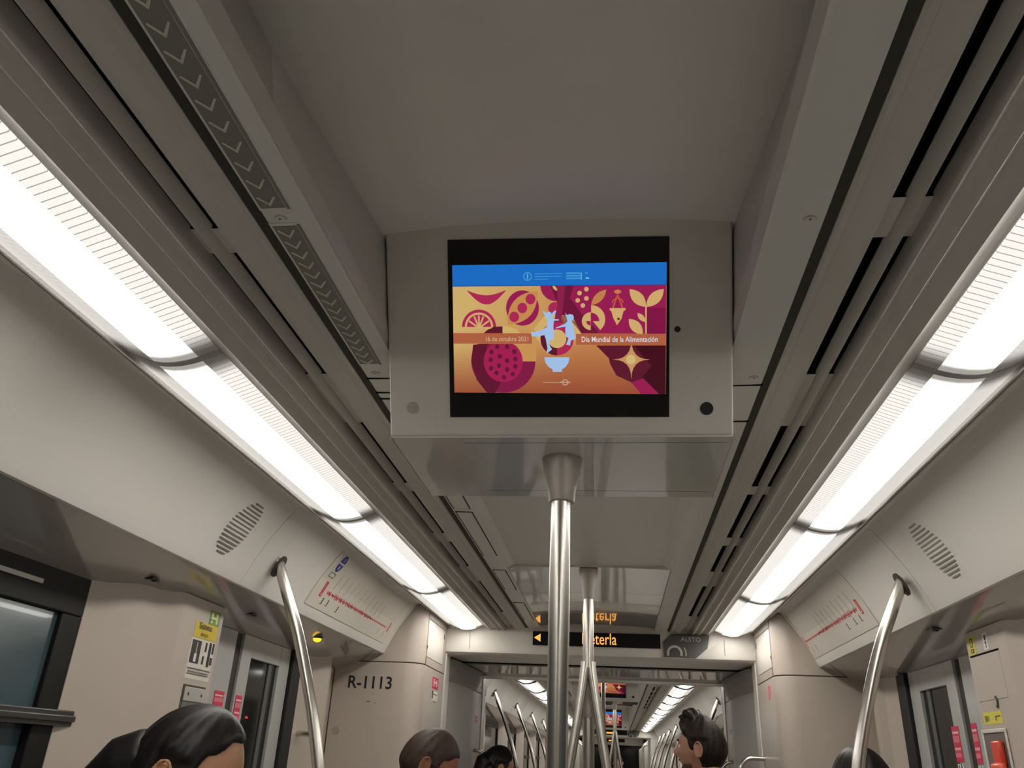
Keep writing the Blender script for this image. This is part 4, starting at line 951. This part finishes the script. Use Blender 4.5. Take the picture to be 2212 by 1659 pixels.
def body_parts(b, H, g, cloth=0.0, which='all'):
    """stand in local frame: feet at 0, facing +Y; g = hand/arm pose"""
    s = H/1.68
    hip, sh, nk = .92*s, 1.36*s, 1.43*s
    if which in ('all', 'top'):
        for z, rx, ry in ((hip+.02, .150, .105), (1.05*s, .128, .095), (1.18*s, .145, .105), (1.29*s, .155, .105), (1.36*s, .135, .085)): ellip(b, (0, 0, z), ((rx+cloth)*s, (ry+cloth)*s, .105*s))
    if which in ('all',): limb(b, [(0, -.005, 1.36*s), (0, .002, 1.47*s), (0, .005, (H-.17))], [.062*s, .054*s, .050*s])
    for sx in (-1, 1):
        if which in ('all', 'top'):
            e = (sx*.235*s, -.02, 1.10*s); w = (sx*.25*s, .10*s, .88*s)
            limb(b, [(sx*.165*s, 0, 1.365*s), (sx*.205*s, -.01, 1.25*s), e], [(.052+cloth)*s, (.046+cloth)*s, (.038+cloth)*s])
            if which == 'all' or cloth: limb(b, [e, (sx*.243*s, .04*s, 1.0*s), w] if which == 'all' else [e, (sx*.243*s, .045*s, .99*s), (sx*.249*s, .09*s, .90*s)], [(.037+cloth)*s, (.033+cloth)*s, (.024+cloth)*s])
        if which == 'all':
            p = Vector((sx*.252*s, .135*s, .825*s)); limb(b, [w, tuple(p)], [.024*s, .028*s], 12)
            for k, L in enumerate((.062, .072, .068, .055)):
                q = p+Vector((-sx*.018+sx*.0, .012-.017*k+.014, -.02)); limb(b, [q, q+Vector((-sx*.004, .012, -L*.5))*s, q+Vector((-sx*.016, .006, -L))*s], [.0095, .0085, .007], 8)
            limb(b, [p+Vector((-sx*.008, .025, .018)), p+Vector((-sx*.022, .048, -.006)), p+Vector((-sx*.026, .052, -.034))], [.0115, .010, .008], 8)
        if which in ('all', 'legs'):
            limb(b, [(sx*.082*s, 0, .88*s), (sx*.088*s, .01, .70*s), (sx*.090*s, .012, .48*s)], [(.086+cloth)*s, (.072+cloth)*s, (.050+cloth)*s])
            limb(b, [(sx*.090*s, .012, .48*s), (sx*.092*s, -.012, .33*s), (sx*.094*s, -.02, .10*s)], [(.050+cloth)*s, (.048+cloth)*s, (.030+cloth*1.4)*s])
        if which == 'all':
            limb(b, [(sx*.094*s, -.03, .045), (sx*.10*s, .06, .042), (sx*.105*s, .14, .034)], [.036, .038, .028], 12)
def person(name_label, x, y, top, face, pitch, skin, hair, shirt, trousers, tilt=0, voxel=.006, bun=None, glasses=False, beard=False, hairvol=.012, line=(.058, .03, -.07), tuft=0, longhair=False):
    """face: heading in degrees (0 looks along +Y, 90 looks to -X); pitch: head bowed forward, degrees; top: height of the crown"""
    root = thing('person', (x, y, 0), name_label, 'person')
    Rz = Matrix.Rotation(math.radians(face), 4, 'Z'); Rh = Rz @ Matrix.Rotation(math.radians(-pitch), 4, 'X') @ Matrix.Rotation(math.radians(tilt), 4, 'Y')
    hv = hairvol
    H = top-hv
    hc = Vector((x, y, H-.118*math.cos(math.radians(pitch))-.02*math.sin(math.radians(pitch))))
    T = lambda p: hc+(Rh @ Vector(p))
    B0 = lambda p: Vector((x, y, 0))+(Rz @ Vector(p))
    def local(which, cloth):
        b = MB(); body_parts(b, H, None, cloth, which)
        b.v = [tuple(B0((v[0], v[1]-.02-.05*math.sin(math.radians(pitch)), v[2]))) for v in b.v]; return b
    b = local('all', 0)
    grid_head(b, 0, T, 60, 48); ear(b, 1, T); ear(b, -1, T)
    # neck joins skull to shoulders
    nb = T((0, -.035, -.06)); b.tube([B0((0, -.03-.05*math.sin(math.radians(pitch)), H-.30)), (Vector(B0((0, -.03-.04*math.sin(math.radians(pitch)), H-.22)))+nb)/2, nb], [.058, .052, .05], 18)
    bod = obj('body', b, skin, root)
    r = bod.modifiers.new('remesh', 'REMESH'); r.mode = 'VOXEL'; r.voxel_size = voxel; r.use_smooth_shade = True
    sm = bod.modifiers.new('smooth', 'SMOOTH'); sm.factor = .5; sm.iterations = 2
    for which, nm, m, cl in (('top', 'shirt', shirt, .012), ('legs', 'trousers', trousers, .012)):
        b = local(which, cl)
        if which == 'legs': 
            q = MB(); ellip(q, (0, 0, .93*H/1.68), (.165*H/1.68, .122*H/1.68, .09)); base = len(b.v)
            b.v += [tuple(B0((v[0], v[1]-.02-.05*math.sin(math.radians(pitch)), v[2]))) for v in q.v]; 
            for f in q.f: b.face([i+base for i in f])
        c = obj(nm, b, m, root); r = c.modifiers.new('remesh', 'REMESH'); r.mode = 'VOXEL'; r.voxel_size = .012; r.use_smooth_shade = True
        sm = c.modifiers.new('smooth', 'SMOOTH'); sm.factor = .5; sm.iterations = 4
    # hair: a cap that ends on the hairline
    b = MB(); nu, nv = 84, 22; rnd = random.Random(int(top*1000)); ph = [rnd.uniform(0, 6.28) for _ in range(8)]
    def lowest(az):   # az 0 = front
        a = abs(az)
        sm = lambda u: u*u*(3-2*u)
        l1 = min(line[1], -.008)
        zt_ = line[0]*.62
        if a < 1.12: return line[0]+(zt_-line[0])*sm(min(1, max(0, (a-.45)/.67)))
        if a < 1.5: return zt_+(l1-zt_)*sm(min(1, (a-1.12)/.24))
        return l1+(line[2]-l1)*sm(min(1, (a-1.5)/.5))
    rows_o, rows_i = [], []
    for j in range(nv+1):
        ro, ri = [], []
        for i in range(nu):
            az = -math.pi+2*math.pi*i/nu; zl = lowest(az)/.117; el0 = math.asin(max(-.95, min(.95, zl)))
            el = math.pi/2-(math.pi/2-el0)*j/nv if j else math.pi/2-.001
            d = (math.cos(el)*math.sin(az), math.cos(el)*math.cos(az), math.sin(el))
            edge = min(1, (nv-j)/3.0); wav = (1-abs(d[2])**3)*(.0013*math.sin(az*17+el*5+ph[0])+.0008*math.sin(az*31-el*9+ph[1]))
            o = (.0025+(hv-.0025)*edge**.6)+wav*edge
            if tuft: o += tuft*max(0, d[2])**1.0*max(0, .45+.7*d[1])*(1+.35*math.sin(az*7+ph[2])+.22*math.sin(az*13+el*6+ph[3]))*edge
            if 1.42 < abs(az) < 2.05 and d[2]*.117 < .032: o = min(o, .0022)
            ro.append(b.vert(T(head_pt(d, max(o, .0015))))); ri.append(b.vert(T(head_pt(d, -.003))))
        rows_o.append(ro); rows_i.append(ri)
    for k in range(nv):
        for i in range(nu):
            i2 = (i+1) % nu; b.face((rows_o[k][i], rows_o[k][i2], rows_o[k+1][i2], rows_o[k+1][i])); b.face((rows_i[k][i], rows_i[k+1][i], rows_i[k+1][i2], rows_i[k][i2]))
    for i in range(nu):
        i2 = (i+1) % nu; b.face((rows_o[nv][i], rows_o[nv][i2], rows_i[nv][i2], rows_i[nv][i]))
    if tuft:
        for k in range(60):
            az = rnd.uniform(-1.3, 1.3); el = rnd.uniform(.85, 1.35); d = Vector((math.cos(el)*math.sin(az), math.cos(el)*math.cos(az), math.sin(el)))
            p0 = head_pt(d, .004); sw = Vector((rnd.uniform(-.5, .5), rnd.uniform(.1, .9), rnd.uniform(.3, .9))).normalized()
            pts = [T(p0), T(p0+Vector(d)*.015+sw*.006), T(p0+Vector(d)*.021+sw*.014), T(p0+Vector(d)*.021+sw*.026)]; b.tube(pts, [.012, .011, .009, .004], 10)
    hr = obj('hair', b, hair, root)
    rm = hr.modifiers.new('remesh', 'REMESH'); rm.mode = 'VOXEL'; rm.voxel_size = min(voxel, .004); rm.use_smooth_shade = True
    rs = hr.modifiers.new('smooth', 'SMOOTH'); rs.factor = .5; rs.iterations = 3
    if bun:
        b = MB()
        if bun == 'low':
            limb(b, [T((0, -.075, .000)), T((0.0, -.108, -.026)), T((0, -.124, -.060)), T((0, -.12, -.11))], [.058, .058, .050, .042], 20)
            limb(b, [T((0, -.118, -.05)), T((0, -.125, -.13)), T((0, -.11, -.22)), T((0, -.09, -.32))], [.046, .044, .036, .012], 18)
        else:
            limb(b, [T((0, -.085, .03)), T((0, -.105, -.05)), T((0, -.10, -.14)), T((0, -.09, -.26))], [.058, .052, .046, .02], 18)
            for sx in (-1, 1): limb(b, [T((sx*.05, -.07, .0)), T((sx*.062, -.075, -.08)), T((sx*.06, -.06, -.20))], [.032, .034, .02], 14)
        c = obj('gathered_hair', b, hair, hr); rm = c.modifiers.new('remesh', 'REMESH'); rm.mode = 'VOXEL'; rm.voxel_size = .006; rm.use_smooth_shade = True
    # eyes and brows
    b = MB()
    for sx in (-1, 1):
        c = T((sx*.030, .0765, .004)); ellip(b, c, (.0115, .0115, .0115), 14, 10)
    obj('eyeballs', b, 'eye', root)
    b = MB()
    for sx in (-1, 1):
        pts = [T(head_pt(Vector((sx*a, 1, .026/.11+e)).normalized(), .0015)) for a, e in ((.14, 0), (.27, .035), (.42, .045), (.55, .01))]; b.tube(pts, [.003, .0038, .0034, .0015], 8)
    obj('eyebrows', b, hair, root)
    if glasses:
        b = MB()
        for sx in (-1, 1):
            b.tube([T((sx*(.034+.021*math.cos(2*math.pi*i/20)), .099-.012*abs(math.cos(2*math.pi*i/20)) if 0 else .098, .002+.016*math.sin(2*math.pi*i/20))) for i in range(21)], .0018, 6)
            b.tube([T((sx*.055, .096, .010)), T((sx*.079, .07, .012)), T((sx*.080, .0, .010)), T((sx*.078, -.02, .0))], .0022, 6)
        b.tube([T((-.013, .099, .006)), T((0, .102, .009)), T((.013, .099, .006))], .0018, 6); obj('glasses', b, 'ink', root)
    if beard:
        b = MB(); n1, n2 = 40, 10; rows = []
        for j in range(n2+1):
            row = []
            for i in range(n1+1):
                az = -1.25+2.5*i/n1; el = -1.02+(.50 if abs(az) > .5 else .36)*j/n2
                d = (math.cos(el)*math.sin(az), math.cos(el)*math.cos(az), math.sin(el)); row.append(b.vert(T(head_pt(d, .0012))))
            rows.append(row)
        for p, q in zip(rows, rows[1:]):
            for i in range(n1): b.face((p[i], p[i+1], q[i+1], q[i]))
        b.tube([T(head_pt(Vector((a, 1, -.43)).normalized(), .0015)) for a in (-.26, -.12, 0, .12, .26)], [.002, .004, .003, .004, .002], 8)
        c = obj('stubble', b, mat('dark_stubble', (.10, .05, .035, 1), .7, var=.3, scale=300), root); m_ = c.modifiers.new('thickness', 'SOLIDIFY'); m_.thickness = .002
    return root
M['eye'] = mat('eye_white', (.6, .56, .5, 1), .2, var=0)
blackhair = mat('black_hair', (.007, .005, .005, 1), .45, spec=.28, var=.3, scale=40, bump=.12, bscale=160, stretch=(.12, .12, 1))
brownhair = mat('dark_brown_hair', (.036, .018, .011, 1), .55, spec=.3, var=.3, scale=60, bump=.35, bscale=140)
darkbrown = mat('wavy_brown_hair', (.014, .008, .006, 1), .55, spec=.25, var=.5, scale=50, bump=.5, bscale=80, stretch=(1, .3, 1))
skinw = SK('warm_skin', (.46, .235, .13, 1)); skinb = SK('brown_skin', (.26, .105, .055, 1)); skinl = SK('light_skin', (.42, .21, .14, 1)); skinr = SK('ruddy_skin', (.40, .22, .16, 1))
cl = lambda n, c: mat(n, c, .85, var=.1, scale=60)
navy, greyc, dark, olive, jeans = cl('navy_cotton', (.03, .04, .08, 1)), cl('grey_cotton', (.2, .2, .2, 1)), cl('black_cotton', (.02, .02, .02, 1)), cl('olive_cotton', (.10, .10, .06, 1)), cl('blue_denim', (.05, .08, .16, 1))
person('woman with smooth black hair tied back, bowing her head, by the left window', -.665, 1.50, 1.521, -82, 19, skinw, blackhair, dark, jeans, voxel=.0035, bun='low', hairvol=.008, line=(.084, .036, -.06))
person('man with cropped brown hair and dark glasses, head bowed, before the locker', -.530, 2.92, 1.538, -78, 22, skinb, brownhair, greyc, dark, voxel=.0045, glasses=True, hairvol=.005, line=(.060, .030, -.05))
person('woman with long black hair beside the gangway on the left', -.600, 5.20, 1.528, -62, 8, skinw, blackhair, navy, jeans, bun='long', hairvol=.012, line=(.070, .045, -.06))
person('man with wavy dark hair and stubble looking to the left', .445, 3.72, 1.648, 68, -2, skinl, darkbrown, olive, jeans, voxel=.004, beard=True, hairvol=.009, tuft=.024, line=(.062, .020, -.085))
person('person of whom only round black hair shows behind the right grab rail', .872, 2.95, 1.540, 10, 0, skinw, blackhair, dark, dark, hairvol=.020, line=(.060, .0, -.09))
person('distant short-haired person at the far end of the train', .125, 15.5, 1.60, 165, 0, skinr, darkbrown, dark, dark, voxel=.008)

# seats along the walls and handy floor lamps of light are not needed: the lamps above light the car
for s in (-1, 1):
    b = MB(); b.box(*sorted((s*.82, s*1.21)), -1.6, 1.7, .40, .45); b.box(*sorted((s*1.12, s*1.21)), -1.6, 1.7, .45, .90); b.box(*sorted((s*.92, s*1.21)), -1.6, 1.7, 0, .40)
    tag(obj('bench_seat', b, 'seat', bevel=.02), 'grey plastic bench along the %s window' % SIDE[s], 'seat')
